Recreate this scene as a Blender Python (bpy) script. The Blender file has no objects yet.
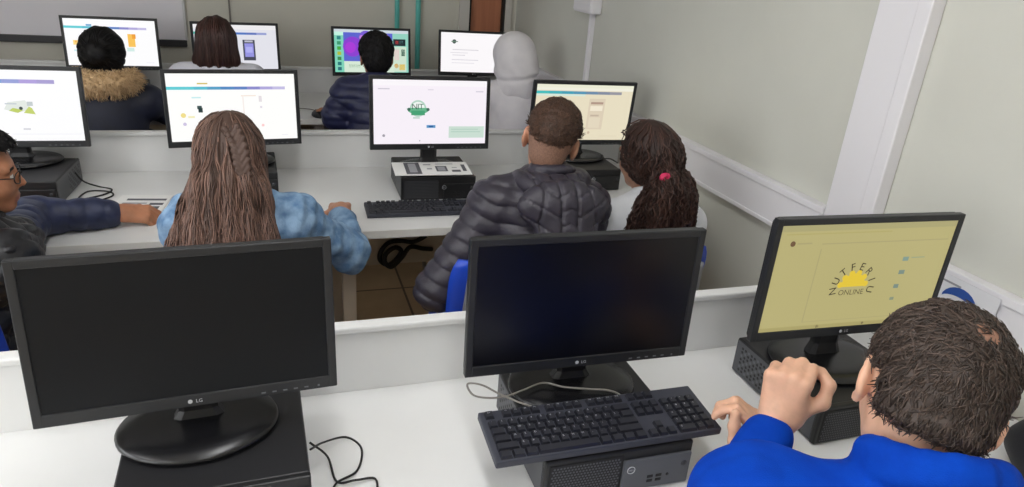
import bpy, bmesh, math, random
import numpy as np
from mathutils import Vector, Matrix, Euler

# ------------------------------------------------------------------ camera, world, exposure
T = 0.74                                   # height of the worktops above the floor
SC = bpy.context.scene
COL = SC.collection
F_PX, YAW, PITCH, ROLL, CAM_H = 687.2, 0.3434, 0.3934, 0.0785, 0.8966
cy_, sy_ = math.cos(YAW), math.sin(YAW)
fwd = Vector((sy_ * math.cos(PITCH), cy_ * math.cos(PITCH), -math.sin(PITCH)))
right0 = Vector((cy_, -sy_, 0)); up0 = right0.cross(fwd)
right = right0 * math.cos(ROLL) + up0 * math.sin(ROLL)
upv = -right0 * math.sin(ROLL) + up0 * math.cos(ROLL)
cam = bpy.data.cameras.new('camera')
cam.sensor_fit = 'HORIZONTAL'; cam.sensor_width = 36.0; cam.lens = 36.0 * F_PX / 1024.0
cam.clip_start = 0.02
cam_o = bpy.data.objects.new('camera', cam); COL.objects.link(cam_o)
M3 = Matrix((right, upv, -fwd)).transposed()
cam_o.matrix_world = Matrix.Translation((0, 0, CAM_H + T)) @ M3.to_4x4()
SC.camera = cam_o

SC.view_settings.view_transform = 'Standard'
SC.view_settings.look = 'None'
SC.view_settings.exposure = 0.0
SC.view_settings.gamma = 1.0
SC.view_settings.use_curve_mapping = False

world = bpy.data.worlds.new('world'); SC.world = world; world.use_nodes = True
wb = world.node_tree.nodes['Background']
wb.inputs[0].default_value = (0.72, 0.82, 1.0, 1); wb.inputs[1].default_value = 1.0
LAMP_E = 15.2                              # radiance of the fluorescent diffusers
WINDOW_E = 5.2                             # radiance of the overcast daylight in the left windows

# ------------------------------------------------------------------ helpers: materials
_m = {}
def lin(c):
    return tuple(((v / 255.0) / 12.92 if v / 255.0 <= 0.04045 else ((v / 255.0 + 0.055) / 1.055) ** 2.4) for v in c)

def mat(name, rgb, rough=0.5, metal=0.0, rgb2=None, scale=30.0, bump=0.0, bscale=None, spec=0.5, emit=None, sss=0.0, stretch=None, contrast=None, coat=0.0, sheen=0.0):
    if name in _m: return _m[name]
    m = bpy.data.materials.new(name); m.use_nodes = True
    nt = m.node_tree; b = nt.nodes['Principled BSDF']
    b.inputs['Base Color'].default_value = (*lin(rgb), 1)
    b.inputs['Roughness'].default_value = rough
    b.inputs['Metallic'].default_value = metal
    b.inputs['Specular IOR Level'].default_value = spec
    if coat: b.inputs['Coat Weight'].default_value = coat
    if sheen: b.inputs['Sheen Weight'].default_value = sheen
    if sss:
        b.inputs['Subsurface Weight'].default_value = sss
        b.inputs['Subsurface Radius'].default_value = (0.012, 0.005, 0.003)
        b.inputs['Subsurface Scale'].default_value = 1.0
    if emit:
        b.inputs['Emission Color'].default_value = (*lin(emit[0]), 1)
        b.inputs['Emission Strength'].default_value = emit[1]
    if rgb2 is not None or bump:
        tc = nt.nodes.new('ShaderNodeTexCoord'); mp = nt.nodes.new('ShaderNodeMapping')
        nt.links.new(tc.outputs['Object'], mp.inputs['Vector'])
        if stretch: mp.inputs['Scale'].default_value = stretch
    if rgb2 is not None:
        n = nt.nodes.new('ShaderNodeTexNoise'); n.inputs['Scale'].default_value = scale; n.inputs['Detail'].default_value = 5
        nt.links.new(mp.outputs[0], n.inputs['Vector'])
        r = nt.nodes.new('ShaderNodeValToRGB')
        lo, hi = contrast or (0.35, 0.65)
        r.color_ramp.elements[0].position = lo; r.color_ramp.elements[1].position = hi
        r.color_ramp.elements[0].color = (*lin(rgb), 1); r.color_ramp.elements[1].color = (*lin(rgb2), 1)
        nt.links.new(n.outputs['Fac'], r.inputs[0]); nt.links.new(r.outputs[0], b.inputs['Base Color'])
    if bump:
        n2 = nt.nodes.new('ShaderNodeTexNoise'); n2.inputs['Scale'].default_value = bscale or scale; n2.inputs['Detail'].default_value = 4
        nt.links.new(mp.outputs[0], n2.inputs['Vector'])
        bp = nt.nodes.new('ShaderNodeBump'); bp.inputs['Strength'].default_value = bump; bp.inputs['Distance'].default_value = 0.004
        nt.links.new(n2.outputs['Fac'], bp.inputs['Height']); nt.links.new(bp.outputs[0], b.inputs['Normal'])
    _m[name] = m
    return m

def glow(rgb, e=1.0):
    """the light a lit screen gives off in one colour"""
    nm = 'screen light %02x%02x%02x %.2f' % (*[int(v) for v in rgb], e)
    if nm in _m: return _m[nm]
    m = mat(nm, (8, 8, 9), 0.35, emit=(rgb, e), spec=0.3)
    return m

def tile_floor():
    m = bpy.data.materials.new('brown floor tiles'); m.use_nodes = True
    nt = m.node_tree; b = nt.nodes['Principled BSDF']
    tc = nt.nodes.new('ShaderNodeTexCoord'); mp = nt.nodes.new('ShaderNodeMapping')
    mp.inputs['Location'].default_value = (-0.115, -0.07, 0)
    nt.links.new(tc.outputs['Object'], mp.inputs['Vector'])
    br = nt.nodes.new('ShaderNodeTexBrick'); br.offset = 0.0
    br.inputs['Scale'].default_value = 1.0
    br.inputs['Brick Width'].default_value = 0.45; br.inputs['Row Height'].default_value = 0.45
    br.inputs['Mortar Size'].default_value = 0.006; br.inputs['Mortar Smooth'].default_value = 0.1
    br.inputs['Color1'].default_value = (*lin((206, 176, 138)), 1); br.inputs['Color2'].default_value = (*lin((196, 166, 129)), 1)
    br.inputs['Mortar'].default_value = (*lin((104, 84, 66)), 1)
    nt.links.new(mp.outputs[0], br.inputs['Vector'])
    n = nt.nodes.new('ShaderNodeTexNoise'); n.inputs['Scale'].default_value = 9; n.inputs['Detail'].default_value = 6
    nt.links.new(tc.outputs['Object'], n.inputs['Vector'])
    mx = nt.nodes.new('ShaderNodeMix'); mx.data_type = 'RGBA'; mx.blend_type = 'MULTIPLY'
    r = nt.nodes.new('ShaderNodeValToRGB'); r.color_ramp.elements[0].color = (.72, .70, .68, 1)
    nt.links.new(n.outputs['Fac'], r.inputs[0])
    mx.inputs[0].default_value = 1.0
    nt.links.new(br.outputs['Color'], mx.inputs[6]); nt.links.new(r.outputs[0], mx.inputs[7])
    nt.links.new(mx.outputs[2], b.inputs['Base Color']); b.inputs['Roughness'].default_value = 0.35
    return m

# ------------------------------------------------------------------ helpers: meshes and objects
def bulk_mesh(name, V, Q, mats, midx=None, smooth=True):
    """V (n,3), Q (m,k) face indices of one size, fast"""
    me = bpy.data.meshes.new(name)
    V = np.asarray(V, np.float32); Q = np.asarray(Q, np.int32)
    m, k = Q.shape
    me.vertices.add(len(V)); me.vertices.foreach_set('co', V.ravel())
    me.loops.add(m * k); me.loops.foreach_set('vertex_index', Q.ravel())
    me.polygons.add(m); me.polygons.foreach_set('loop_start', np.arange(0, m * k, k, dtype=np.int32))
    me.polygons.foreach_set('loop_total', np.full(m, k, np.int32))
    for a in mats: me.materials.append(a)
    if midx is not None: me.polygons.foreach_set('material_index', np.asarray(midx, np.int32))
    me.polygons.foreach_set('use_smooth', np.full(m, smooth))
    me.update(calc_edges=True); me.validate()
    return me

def link(name, me, parent=None, loc=None, rot=None):
    o = bpy.data.objects.new(name, me); COL.objects.link(o)
    if parent is not None: o.parent = parent
    if loc is not None: o.location = loc
    if rot is not None: o.rotation_euler = rot
    return o

def tag(o, label=None, cat=None, group=None, kind=None):
    if label: o['label'] = label
    if cat: o['category'] = cat
    if group: o['group'] = group
    if kind: o['kind'] = kind
    return o

def empty(name, loc, rz, label, cat, group=None):
    o = bpy.data.objects.new(name, None); COL.objects.link(o)
    o.location = loc; o.rotation_euler = (0, 0, rz); o.empty_display_size = 0.05
    return tag(o, label, cat, group)

_txt = {}
def text_geo(s, bold=False):
    """text outline as flat faces, cap height 1, centred"""
    if s in _txt: return _txt[s]
    cu = bpy.data.curves.new('lettering', 'FONT'); cu.body = s; cu.size = 1.0; cu.resolution_u = 3
    cu.align_x = 'CENTER'; cu.align_y = 'CENTER'
    o = bpy.data.objects.new('lettering', cu); COL.objects.link(o)
    bpy.context.view_layer.update()
    me = o.to_mesh()
    V = [tuple(v.co) for v in me.vertices]; Fs = [tuple(p.vertices) for p in me.polygons]
    o.to_mesh_clear(); bpy.data.objects.remove(o); bpy.data.curves.remove(cu)
    _txt[s] = (V, Fs)
    return _txt[s]

class MB:
    """collects shapes, links them as ONE mesh object"""
    def __init__(s): s.V = []; s.F = []; s.M = []; s.S = []; s.mats = []
    def mi(s, m):
        if m not in s.mats: s.mats.append(m)
        return s.mats.index(m)
    def raw(s, V, F, m, smooth=False, mx=None):
        o = len(s.V); k = s.mi(m)
        if mx is not None: V = [tuple(mx @ Vector(v)) for v in V]
        s.V += [tuple(v) for v in V]
        for f in F: s.F.append(tuple(i + o for i in f)); s.M.append(k); s.S.append(smooth)
        return s
    def box(s, lo, hi, m, bev=0.0, seg=2, mx=None):
        bm = bmesh.new(); bmesh.ops.create_cube(bm, size=1)
        for v in bm.verts:
            v.co = Vector([(lo[i] + hi[i]) / 2 + v.co[i] * (hi[i] - lo[i]) for i in range(3)])
        if bev: bmesh.ops.bevel(bm, geom=list(bm.edges), offset=bev, segments=seg, profile=0.5, affect='EDGES')
        bm.verts.index_update()
        s.raw([v.co[:] for v in bm.verts], [[v.index for v in f.verts] for f in bm.faces], m, False, mx); bm.free()
        return s
    def tube(s, pts, rad, m, sides=8, cap=True, smooth=True):
        pts = [Vector(p) for p in pts]; n = len(pts)
        rad = rad if hasattr(rad, '__len__') else [rad] * n
        V = []; F = []; prev = None
        for i, p in enumerate(pts):
            t = (pts[min(i + 1, n - 1)] - pts[max(i - 1, 0)]).normalized()
            a = prev if prev is not None else (Vector((0, 0, 1)) if abs(t.z) < .9 else Vector((1, 0, 0)))
            u = (a - t * a.dot(t)).normalized(); prev = u; w = t.cross(u)
            for k in range(sides):
                an = 2 * math.pi * k / sides
                V.append(p + (u * math.cos(an) + w * math.sin(an)) * rad[i])
        for i in range(n - 1):
            for k in range(sides):
                k2 = (k + 1) % sides
                F.append((i * sides + k, i * sides + k2, (i + 1) * sides + k2, (i + 1) * sides + k))
        if cap: F.append(tuple(range(sides - 1, -1, -1))); F.append(tuple((n - 1) * sides + k for k in range(sides)))
        return s.raw(V, F, m, smooth)
    def prism(s, outline, z0, z1, m, mx=None, smooth=False):
        """outline in xy, extruded along z"""
        n = len(outline)
        V = [(x, y, z0) for x, y in outline] + [(x, y, z1) for x, y in outline]
        F = [tuple(range(n - 1, -1, -1)), tuple(range(n, 2 * n))] + [(i, (i + 1) % n, n + (i + 1) % n, n + i) for i in range(n)]
        return s.raw(V, F, m, smooth, mx)
    def rings(s, rings, m, smooth=True, mx=None):
        """closed loops of equal count, capped"""
        n = len(rings[0]); V = [p for r in rings for p in r]; F = []
        for i in range(len(rings) - 1):
            for k in range(n):
                k2 = (k + 1) % n
                F.append((i * n + k, i * n + k2, (i + 1) * n + k2, (i + 1) * n + k))
        F.append(tuple(range(n - 1, -1, -1))); F.append(tuple((len(rings) - 1) * n + k for k in range(n)))
        return s.raw(V, F, m, smooth, mx)
    def text(s, st, m, mx):
        V, F = text_geo(st); return s.raw(V, F, m, False, mx)
    def mesh(s, name):
        me = bpy.data.meshes.new(name); me.from_pydata(s.V, [], s.F)
        for a in s.mats: me.materials.append(a)
        me.polygons.foreach_set('material_index', s.M); me.polygons.foreach_set('use_smooth', s.S)
        me.update(); return me
    def build(s, name, parent=None, loc=None, rot=None): return link(name, s.mesh(name), parent, loc, rot)

def spline(P, n=8):
    """Catmull-Rom through P"""
    P = [Vector(p) for p in P]; out = []
    Q = [P[0] * 2 - P[1]] + P + [P[-1] * 2 - P[-2]]
    for i in range(1, len(Q) - 2):
        for k in range(n):
            t = k / n
            out.append(0.5 * ((2 * Q[i]) + (Q[i + 1] - Q[i - 1]) * t + (2 * Q[i - 1] - 5 * Q[i] + 4 * Q[i + 1] - Q[i + 2]) * t * t + (3 * Q[i] - Q[i - 1] - 3 * Q[i + 1] + Q[i + 2]) * t ** 3))
    out.append(P[-1]); return out

def ellipse(a, b, n=40, cx=0, cy=0): return [(cx + a * math.cos(2 * math.pi * k / n), cy + b * math.sin(2 * math.pi * k / n)) for k in range(n)]

# ------------------------------------------------------------------ helpers: smooth bodies from distance fields
A_ = lambda p: np.asarray(p, np.float32)
class Field:
    def __init__(s, lo, hi, h):
        s.lo = A_(lo); s.h = h
        s.n = np.ceil((A_(hi) - s.lo) / h).astype(int) + 1
        s.ax = [s.lo[i] + h * np.arange(s.n[i], dtype=np.float32) for i in range(3)]
        s.v = np.full(s.n, 0.5, np.float32)
    def sub(s, lo, hi):
        i0 = np.clip(np.floor((A_(lo) - s.lo) / s.h).astype(int), 0, s.n - 1); i1 = np.clip(np.ceil((A_(hi) - s.lo) / s.h).astype(int) + 1, 1, s.n)
        if np.any(i1 <= i0): return None
        sl = tuple(slice(a, b) for a, b in zip(i0, i1))
        return sl, s.ax[0][sl[0]][:, None, None], s.ax[1][sl[1]][None, :, None], s.ax[2][sl[2]][None, None, :]
    def put(s, sl, d, k, op):
        a = s.v[sl]
        if op == 'sub':
            d = -d; h = np.clip(0.5 - 0.5 * (a - d) / k * -1, 0, 1)
            s.v[sl] = a * (1 - h) + d * h + k * h * (1 - h) if False else np.maximum(a, d) + (np.maximum(k - np.abs(a - d), 0) ** 2) / (4 * k)
        else:
            s.v[sl] = np.minimum(a, d) - (np.maximum(k - np.abs(a - d), 0) ** 2) / (4 * k)
    def cap(s, a, b, ra, rb, k=.02, op='add', disp=None):
        a = A_(a); b = A_(b); r = max(ra, rb) + k * 1.5 + .03
        g = s.sub(np.minimum(a, b) - r, np.maximum(a, b) + r)
        if g is None: return s
        sl, x, y, z = g
        ab = b - a; L2 = float(ab @ ab) + 1e-12; L = math.sqrt(L2)
        t = np.clip(((x - a[0]) * ab[0] + (y - a[1]) * ab[1] + (z - a[2]) * ab[2]) / L2, 0, 1)
        d = np.sqrt((x - a[0] - ab[0] * t) ** 2 + (y - a[1] - ab[1] * t) ** 2 + (z - a[2] - ab[2] * t) ** 2) - (ra + (rb - ra) * t)
        if disp:
            amp, sp, ph = disp
            d = d - amp * (np.sqrt(np.abs(np.sin(np.pi * (t * L / sp + ph)))) - .5)
        s.put(sl, d, k, op); return s
    def chain(s, P, R, k=.012):
        for i in range(len(P) - 1): s.cap(P[i], P[i + 1], R[i], R[i + 1], k)
        return s
    def ell(s, c, r, M=None, k=.02, op='add'):
        c = A_(c); r = A_(r); R = float(r.max()) + k * 1.5 + .02
        g = s.sub(c - R, c + R)
        if g is None: return s
        sl, x, y, z = g
        x = x - c[0]; y = y - c[1]; z = z - c[2]
        if M is not None:
            M = A_(M)
            x, y, z = (x * M[0, 0] + y * M[1, 0] + z * M[2, 0], x * M[0, 1] + y * M[1, 1] + z * M[2, 1], x * M[0, 2] + y * M[1, 2] + z * M[2, 2])
        k0 = np.sqrt((x / r[0]) ** 2 + (y / r[1]) ** 2 + (z / r[2]) ** 2); k1 = np.sqrt((x / r[0] ** 2) ** 2 + (y / r[1] ** 2) ** 2 + (z / r[2] ** 2) ** 2) + 1e-9
        s.put(sl, k0 * (k0 - 1) / k1, k, op); return s
    def fn(s, f, k=.01, op='add'):
        sl, x, y, z = s.sub(s.lo, s.lo + s.h * s.n)
        s.put(sl, f(x, y, z) + 0 * (x + y + z), k, op); return s
    def warp(s, f):
        sl, x, y, z = s.sub(s.lo, s.lo + s.h * s.n)
        s.v -= f(x, y, z).astype(np.float32); return s
    def surf(s):
        v = s.v.copy()
        for ax in range(3):
            i = [slice(None)] * 3; i[ax] = 0; v[tuple(i)] = np.maximum(v[tuple(i)], 1e-3); i[ax] = -1; v[tuple(i)] = np.maximum(v[tuple(i)], 1e-3)
        ins = v < 0
        c = np.zeros(np.array(v.shape) - 1, np.int8)
        for dx in (0, 1):
            for dy in (0, 1):
                for dz in (0, 1): c += ins[dx:v.shape[0] - 1 + dx, dy:v.shape[1] - 1 + dy, dz:v.shape[2] - 1 + dz]
        cells = np.argwhere((c > 0) & (c < 8))
        idx = np.full(c.shape, -1, np.int32); idx[tuple(cells.T)] = np.arange(len(cells))
        acc = np.zeros((len(cells), 3), np.float32); cnt = np.zeros(len(cells), np.float32)
        cor = [(0, 0, 0), (1, 0, 0), (0, 1, 0), (1, 1, 0), (0, 0, 1), (1, 0, 1), (0, 1, 1), (1, 1, 1)]
        for a in range(8):
            for b in range(a + 1, 8):
                df = [cor[b][i] - cor[a][i] for i in range(3)]
                if sum(map(abs, df)) != 1: continue
                va = v[tuple((cells + cor[a]).T)]; vb = v[tuple((cells + cor[b]).T)]
                mk = (va < 0) != (vb < 0); t = np.where(mk, va / np.where(mk, va - vb, 1), 0)
                p = np.array(cor[a], np.float32) + np.array(df, np.float32) * t[:, None]
                acc += p * mk[:, None]; cnt += mk
        V = s.lo + s.h * (cells + acc / cnt[:, None])
        Q = []
        for ax in range(3):
            u, w = (ax + 1) % 3, (ax + 2) % 3
            sa = [slice(None)] * 3; sb = [slice(None)] * 3; sa[ax] = slice(0, -1); sb[ax] = slice(1, None)
            i = np.argwhere(ins[tuple(sa)] != ins[tuple(sb)])
            i = i[(i[:, u] > 0) & (i[:, w] > 0) & (i[:, u] < v.shape[u] - 1) & (i[:, w] < v.shape[w] - 1)]
            eu = np.zeros(3, int); eu[u] = 1; ew = np.zeros(3, int); ew[w] = 1
            q = np.stack([idx[tuple((i - eu - ew).T)], idx[tuple((i - ew).T)], idx[tuple(i.T)], idx[tuple((i - eu).T)]], 1)
            fl = ~ins[tuple(i.T)]
            q[fl] = q[fl][:, ::-1]; Q.append(q)
        return V, np.concatenate(Q)
    def sample(s, P):
        g = (P - s.lo) / s.h; g = np.clip(g, 0, s.n - 1.001); i = g.astype(int); f = g - i; o = 0
        for dx in (0, 1):
            for dy in (0, 1):
                for dz in (0, 1):
                    w = (f[:, 0] if dx else 1 - f[:, 0]) * (f[:, 1] if dy else 1 - f[:, 1]) * (f[:, 2] if dz else 1 - f[:, 2])
                    o = o + w * s.v[i[:, 0] + dx, i[:, 1] + dy, i[:, 2] + dz]
        return o
    def grad(s, P):
        e = s.h
        g = np.stack([s.sample(P + e * a) - s.sample(P - e * a) for a in np.eye(3)], 1)
        return g / (np.linalg.norm(g, axis=1, keepdims=True) + 1e-9)

def to_obj(name, V, Q, mats, parent=None, origin=(0, 0, 0), midx=None):
    me = bulk_mesh(name, V - A_(origin), Q, mats, midx)
    return link(name, me, parent, loc=None if parent else origin)

def grow(F, P, D, n, step, off, grav, rng, jit=.1, wig=0.0, wl=.05):
    """hair strands that follow the surface of a field"""
    D = D / (np.linalg.norm(D, axis=1, keepdims=True) + 1e-9); out = [P]; ph = rng.uniform(0, 6.28, len(P))
    for i in range(n):
        G = F.grad(P)
        D = D + A_(grav) + rng.normal(0, jit, D.shape)
        D = D - G * np.sum(D * G, 1, keepdims=True); D /= np.linalg.norm(D, axis=1, keepdims=True) + 1e-9
        P = P + D * step
        P = P - (F.sample(P)[:, None] - off) * F.grad(P) * .8
        Pw = P
        if wig:
            S = np.cross(D, G); w = wig * min(1, i / 4)
            Pw = P + S * (w * np.sin(ph + i * step / wl * 6.28))[:, None] + G * (w * np.abs(np.cos(ph + i * step / wl * 6.28)))[:, None]
        out.append(Pw)
    return np.stack(out, 1)

def strand_mesh(name, S, r0, r1, mats, rng, parent, origin, sides=3):
    N, n, _ = S.shape
    t = np.gradient(S, axis=1); t /= np.linalg.norm(t, axis=2, keepdims=True) + 1e-9
    up = np.broadcast_to(A_((0.31, 0.2, 0.93)), t.shape); u = np.cross(t, up); u /= np.linalg.norm(u, axis=2, keepdims=True) + 1e-9; w = np.cross(t, u)
    rr = np.linspace(r0, r1, n)[None, :, None] * rng.uniform(.7, 1.3, (N, 1, 1))
    V = np.stack([S + (u * math.cos(a) + w * math.sin(a)) * rr for a in np.arange(sides) * 2 * math.pi / sides], 2)
    I = np.arange(N * n * sides).reshape(N, n, sides); J = np.roll(I, -1, 2)
    Q = np.stack([I[:, :-1], J[:, :-1], J[:, 1:], I[:, 1:]], -1).reshape(-1, 4)
    mid = np.repeat(rng.integers(0, len(mats), N), (n - 1) * sides)
    return to_obj(name, V.reshape(-1, 3), Q, mats, parent, origin, mid)

# ------------------------------------------------------------------ materials
WALL = mat('grey beige wall paint', (207, 207, 198), 0.75, rgb2=(203, 203, 194), scale=3, bump=0.05, bscale=120)
BACKWALL = mat('back wall paint', (212, 209, 198), 0.75, rgb2=(208, 205, 194), scale=3, bump=0.05, bscale=120)
CEIL = mat('ceiling paint', (235, 234, 230), 0.8)
WHITE_PVC = mat('white pvc', (231, 229, 233), 0.4)
DESK = mat('white laminate', (226, 226, 225), 0.38, rgb2=(222, 222, 221), scale=4)
DESK_EDGE = mat('white edge band', (222, 221, 216), 0.45)
APRON = mat('pale beige panel', (222, 212, 194), 0.55)
POST = mat('pale beige leg', (205, 196, 182), 0.5)
BLACK = mat('black plastic', (22, 22, 24), 0.42, bump=0.04, bscale=600)
BLACK_G = mat('glossy black plastic', (18, 18, 21), 0.27)
PANEL_OFF = mat('dark switched off screen', (9, 9, 14), 0.28, spec=0.45)
PANEL_REFL = mat('switched off screen with painted reflection', (15, 17, 21), 0.36, spec=0.25)  # reflected room light is put into this screen's greyer base colour
BEZEL = mat('dark grey bezel plastic', (34, 35, 38), 0.38)
DGREY = mat('charcoal plastic', (56, 57, 61), 0.5)
PCGREY = mat('grey steel side', (74, 75, 79), 0.45)
PCSIDE = mat('painted steel case', (24, 24, 27), 0.45, bump=0.05, bscale=900)
PCPANEL = mat('grey drive panel', (84, 86, 91), 0.4)
GRILLE_RIM = mat('grille cells', (74, 75, 80), 0.5)
GRILLE = mat('black grille', (16, 16, 18), 0.6)
MARK_DIM = mat('dim grey print', (96, 98, 102), 0.5)
MARK = mat('pale grey print', (190, 192, 196), 0.5)
KEYB = mat('keyboard body plastic', (52, 54, 64), 0.5)
KEYC = mat('keycap plastic', (32, 33, 41), 0.45)
CABLE_B = mat('black cable', (20, 20, 21), 0.5)
CABLE_G = mat('grey cable', (120, 116, 110), 0.5)
PAPER = mat('white paper', (236, 235, 233), 0.7)
INK = mat('grey print on paper', (92, 92, 98), 0.7)
INK2 = mat('light grey print on paper', (160, 160, 166), 0.7)
BLUEP = mat('blue chair plastic', (26, 70, 190), 0.4)
STEEL = mat('grey painted steel', (150, 152, 156), 0.4, metal=0.5)
TEAL = mat('teal painted pipe', (104, 200, 192), 0.45)
DOORM = mat('brown door veneer', (188, 122, 90), 0.5, rgb2=(174, 110, 80), scale=5, stretch=(8, 8, 0.5))
GAP_SHADE = mat('painted shade in door gap', (30, 26, 24), 0.7)

# ------------------------------------------------------------------ the room
XR, XL, YB, YF, HC = 1.612, -2.7, 4.80, -1.7, 2.75
def struct(name, mb, parent=None): return tag(mb.build(name, parent), kind='structure')
struct('floor', MB().box((XL - .1, YF - .1, -.1), (XR + .1, YB + .1, 0), tile_floor()))
struct('ceiling', MB().box((XL - .1, YF - .1, HC), (XR + .1, YB + .1, HC + .1), CEIL))
struct('wall_right', MB().box((XR, YF - .1, 0), (XR + .1, YB + .1, HC), WALL))
struct('wall_left', MB().box((XL - .1, YF - .1, 0), (XL, YB + .1, HC), WALL))
struct('wall_front', MB().box((XL, YF - .1, 0), (XR, YF, HC), WALL))
DX0, DX1 = 1.275, 1.525
wb_ = MB()
wb_.box((XL, YB, 0), (DX0, YB + .1, HC), BACKWALL); wb_.box((DX1, YB, 0), (XR, YB + .1, HC), BACKWALL); wb_.box((DX0, YB, 2.15), (DX1, YB + .1, HC), BACKWALL)
struct('wall_back', wb_)
d = struct('door_1', MB().box((DX0 + .012, YB + .035, .005), (DX1 - .012, YB + .07, 2.14), DOORM, .004))
tag(MB().tube(spline([(DX0 + .05, YB + .034, 1.0), (DX0 + .05, YB + .0, 1.0), (DX0 + .08, YB - .005, 1.0), (DX0 + .14, YB - .005, 1.0)], 4), .008, STEEL).build('door_handle', d))
t_ = MB()
for a, b in ((DX0 - .075, DX0 - .004), (DX1 + .004, DX1 + .05)): t_.box((a, YB - .02, 0), (b, YB, 2.2), mat('pale door frame', (206, 202, 196), .5), .003)
t_.box((DX0 - .075, YB - .02, 2.15), (DX1 + .05, YB, 2.2), mat('pale door frame', (0, 0, 0)), .003)
t_.box((DX0 - .004, YB - .003, 0), (DX0 + .012, YB + .08, 2.15), GAP_SHADE); t_.box((DX1 - .012, YB - .003, 0), (DX1 + .004, YB + .08, 2.15), GAP_SHADE)  # shade of the door recess, put in as dark strips
struct('trim_1', t_)
struct('trim_2', MB().box((-.262, YB - .008, 0), (-.252, YB, HC), mat('dark wall joint', (120, 114, 108), .6)))
struct('baseboard_right', MB().box((XR - .012, YF, 0), (XR, YB, .08), WHITE_PVC, .003))
struct('baseboard_back', MB().box((XL, YB - .012, 0), (DX0 - .08, YB, .08), WHITE_PVC, .003))

# whiteboard on the back wall
w = empty('whiteboard', (-1.62, YB, T + .26), 0, 'large pale grey whiteboard with dark lower rail on back wall', 'whiteboard')
MB().box((-1.06, -.018, .02), (1.105, -.004, 1.2), mat('whiteboard surface', (236, 233, 240), .3)).build('writing_surface', w)
MB().box((-1.06, -.034, -.018), (1.105, -.002, .022), mat('dark board rail', (52, 52, 56), .45), .004).build('lower_rail', w)
MB().box((1.097, -.024, .02), (1.112, -.002, 1.2), mat('pale board edge', (214, 213, 216), .4), .003).build('side_rail', w)

# teal pipes on the back wall
for x, r, lab in ((.775, .016, 'teal wall pipe nearer the whiteboard, above the colourful purple screen'), (.915, .017, 'teal wall pipe nearer the brown door')):
    p = empty('wall_pipe', (x, YB, 0), 0, lab, 'pipe', 'teal pipes on the back wall')
    MB().tube([(0, -.03, 0), (0, -.03, HC - .002)], r, TEAL, 12).build('pipe', p)
    for z in (.5, 1.9): MB().box((-.028, -.034, z), (.028, -.001, z + .02), STEEL, .003).build('pipe_clip', p)

# right wall trunking, conduit and junction box
o = empty('cable_trunking', (XR, 1.515, 0), 0, 'wide white vertical cable duct running up the right wall', 'cable duct')
MB().box((-.035, -.065, T + .10), (-.001, .07, HC - .002), WHITE_PVC, .004).build('duct_cover', o)
MB().box((-.045, -.112, T + .10), (-.001, -.066, HC - .002), WHITE_PVC, .004).build('duct_side_channel', o)
def trunk(y0, y1, lab):
    o = empty('cable_trunking', (XR, (y0 + y1) / 2, T + .114), 0, lab, 'cable duct')
    h = (y1 - y0) / 2
    MB().box((-.03, -h, 0), (-.001, h, .138), WHITE_PVC, .004).build('duct_cover', o)
    MB().box((-.036, -h, .118), (-.001, h, .142), WHITE_PVC, .003).build('duct_lip', o)
    MB().box((-.033, -h, -.004), (-.001, h, .012), WHITE_PVC, .003).build('duct_base', o)
trunk(1.588, 4.78, 'long white horizontal cable duct on right wall, beyond the vertical duct')
trunk(.25, 1.40, 'short white horizontal cable duct on right wall behind the man in blue')
o = empty('junction_box', (XR, 3.53, T + .655), 0, 'small pale junction box high on right wall above thin conduit', 'junction box')
MB().box((-.06, -.12, 0), (-.001, .12, .16), WHITE_PVC, .008).build('box', o)
MB().box((-.066, -.11, .01), (-.058, .11, .15), WHITE_PVC, .004).build('cover', o)
tag(MB().box((XR - .026, 3.475, T + .25), (XR - .001, 3.505, T + .654), WHITE_PVC, .003).build('wall_conduit'), 'thin white vertical conduit below the junction box', 'conduit')

# ceiling lamps
LM = mat('lamp diffuser', (250, 250, 245), .5, emit=((252, 253, 254), LAMP_E))
i = 0
for x in (-1.75, .1):
    for y in (-.7, 1.0):
        lab = 'fluorescent ceiling lamp over %s, %s' % ({-.7: 'the space before the front desk', 1.0: 'the front desk row'}[y], 'left side' if x < 0 else 'right side')
        l = empty('ceiling_lamp', (x, y, HC), 0, lab, 'lamp', 'fluorescent lamps on the ceiling')
        MB().box((-.14, -.62, -.05), (.14, .62, -.002), WHITE_PVC, .006).build('housing', l)
        MB().box((-.12, -.6, -.062), (.12, .6, -.051), LM, .003).build('diffuser', l)

# daylight windows in the left wall, across the room from the trunking
WP = mat('overcast daylight in the pane', (240, 244, 250), .1, emit=((248, 250, 252), WINDOW_E))
for n, (y0, y1) in enumerate(((-1.3, .1), (.5, 1.9))):
    f = MB()
    for a, b, z0, z1 in ((y0 - .06, y0, .95, 2.25), (y1, y1 + .06, .95, 2.25), (y0, y1, .95, 1.01), (y0, y1, 2.19, 2.25), ((y0 + y1) / 2 - .03, (y0 + y1) / 2 + .03, 1.01, 2.19)): f.box((XL - .005, a, z0), (XL + .05, b, z1), WHITE_PVC, .004)
    w = struct('window_%d' % (n + 1), f)
    for a, b in ((y0, (y0 + y1) / 2 - .03), ((y0 + y1) / 2 + .03, y1)): MB().box((XL + .006, a, 1.01), (XL + .012, b, 2.19), WP).build('pane', w)

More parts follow.
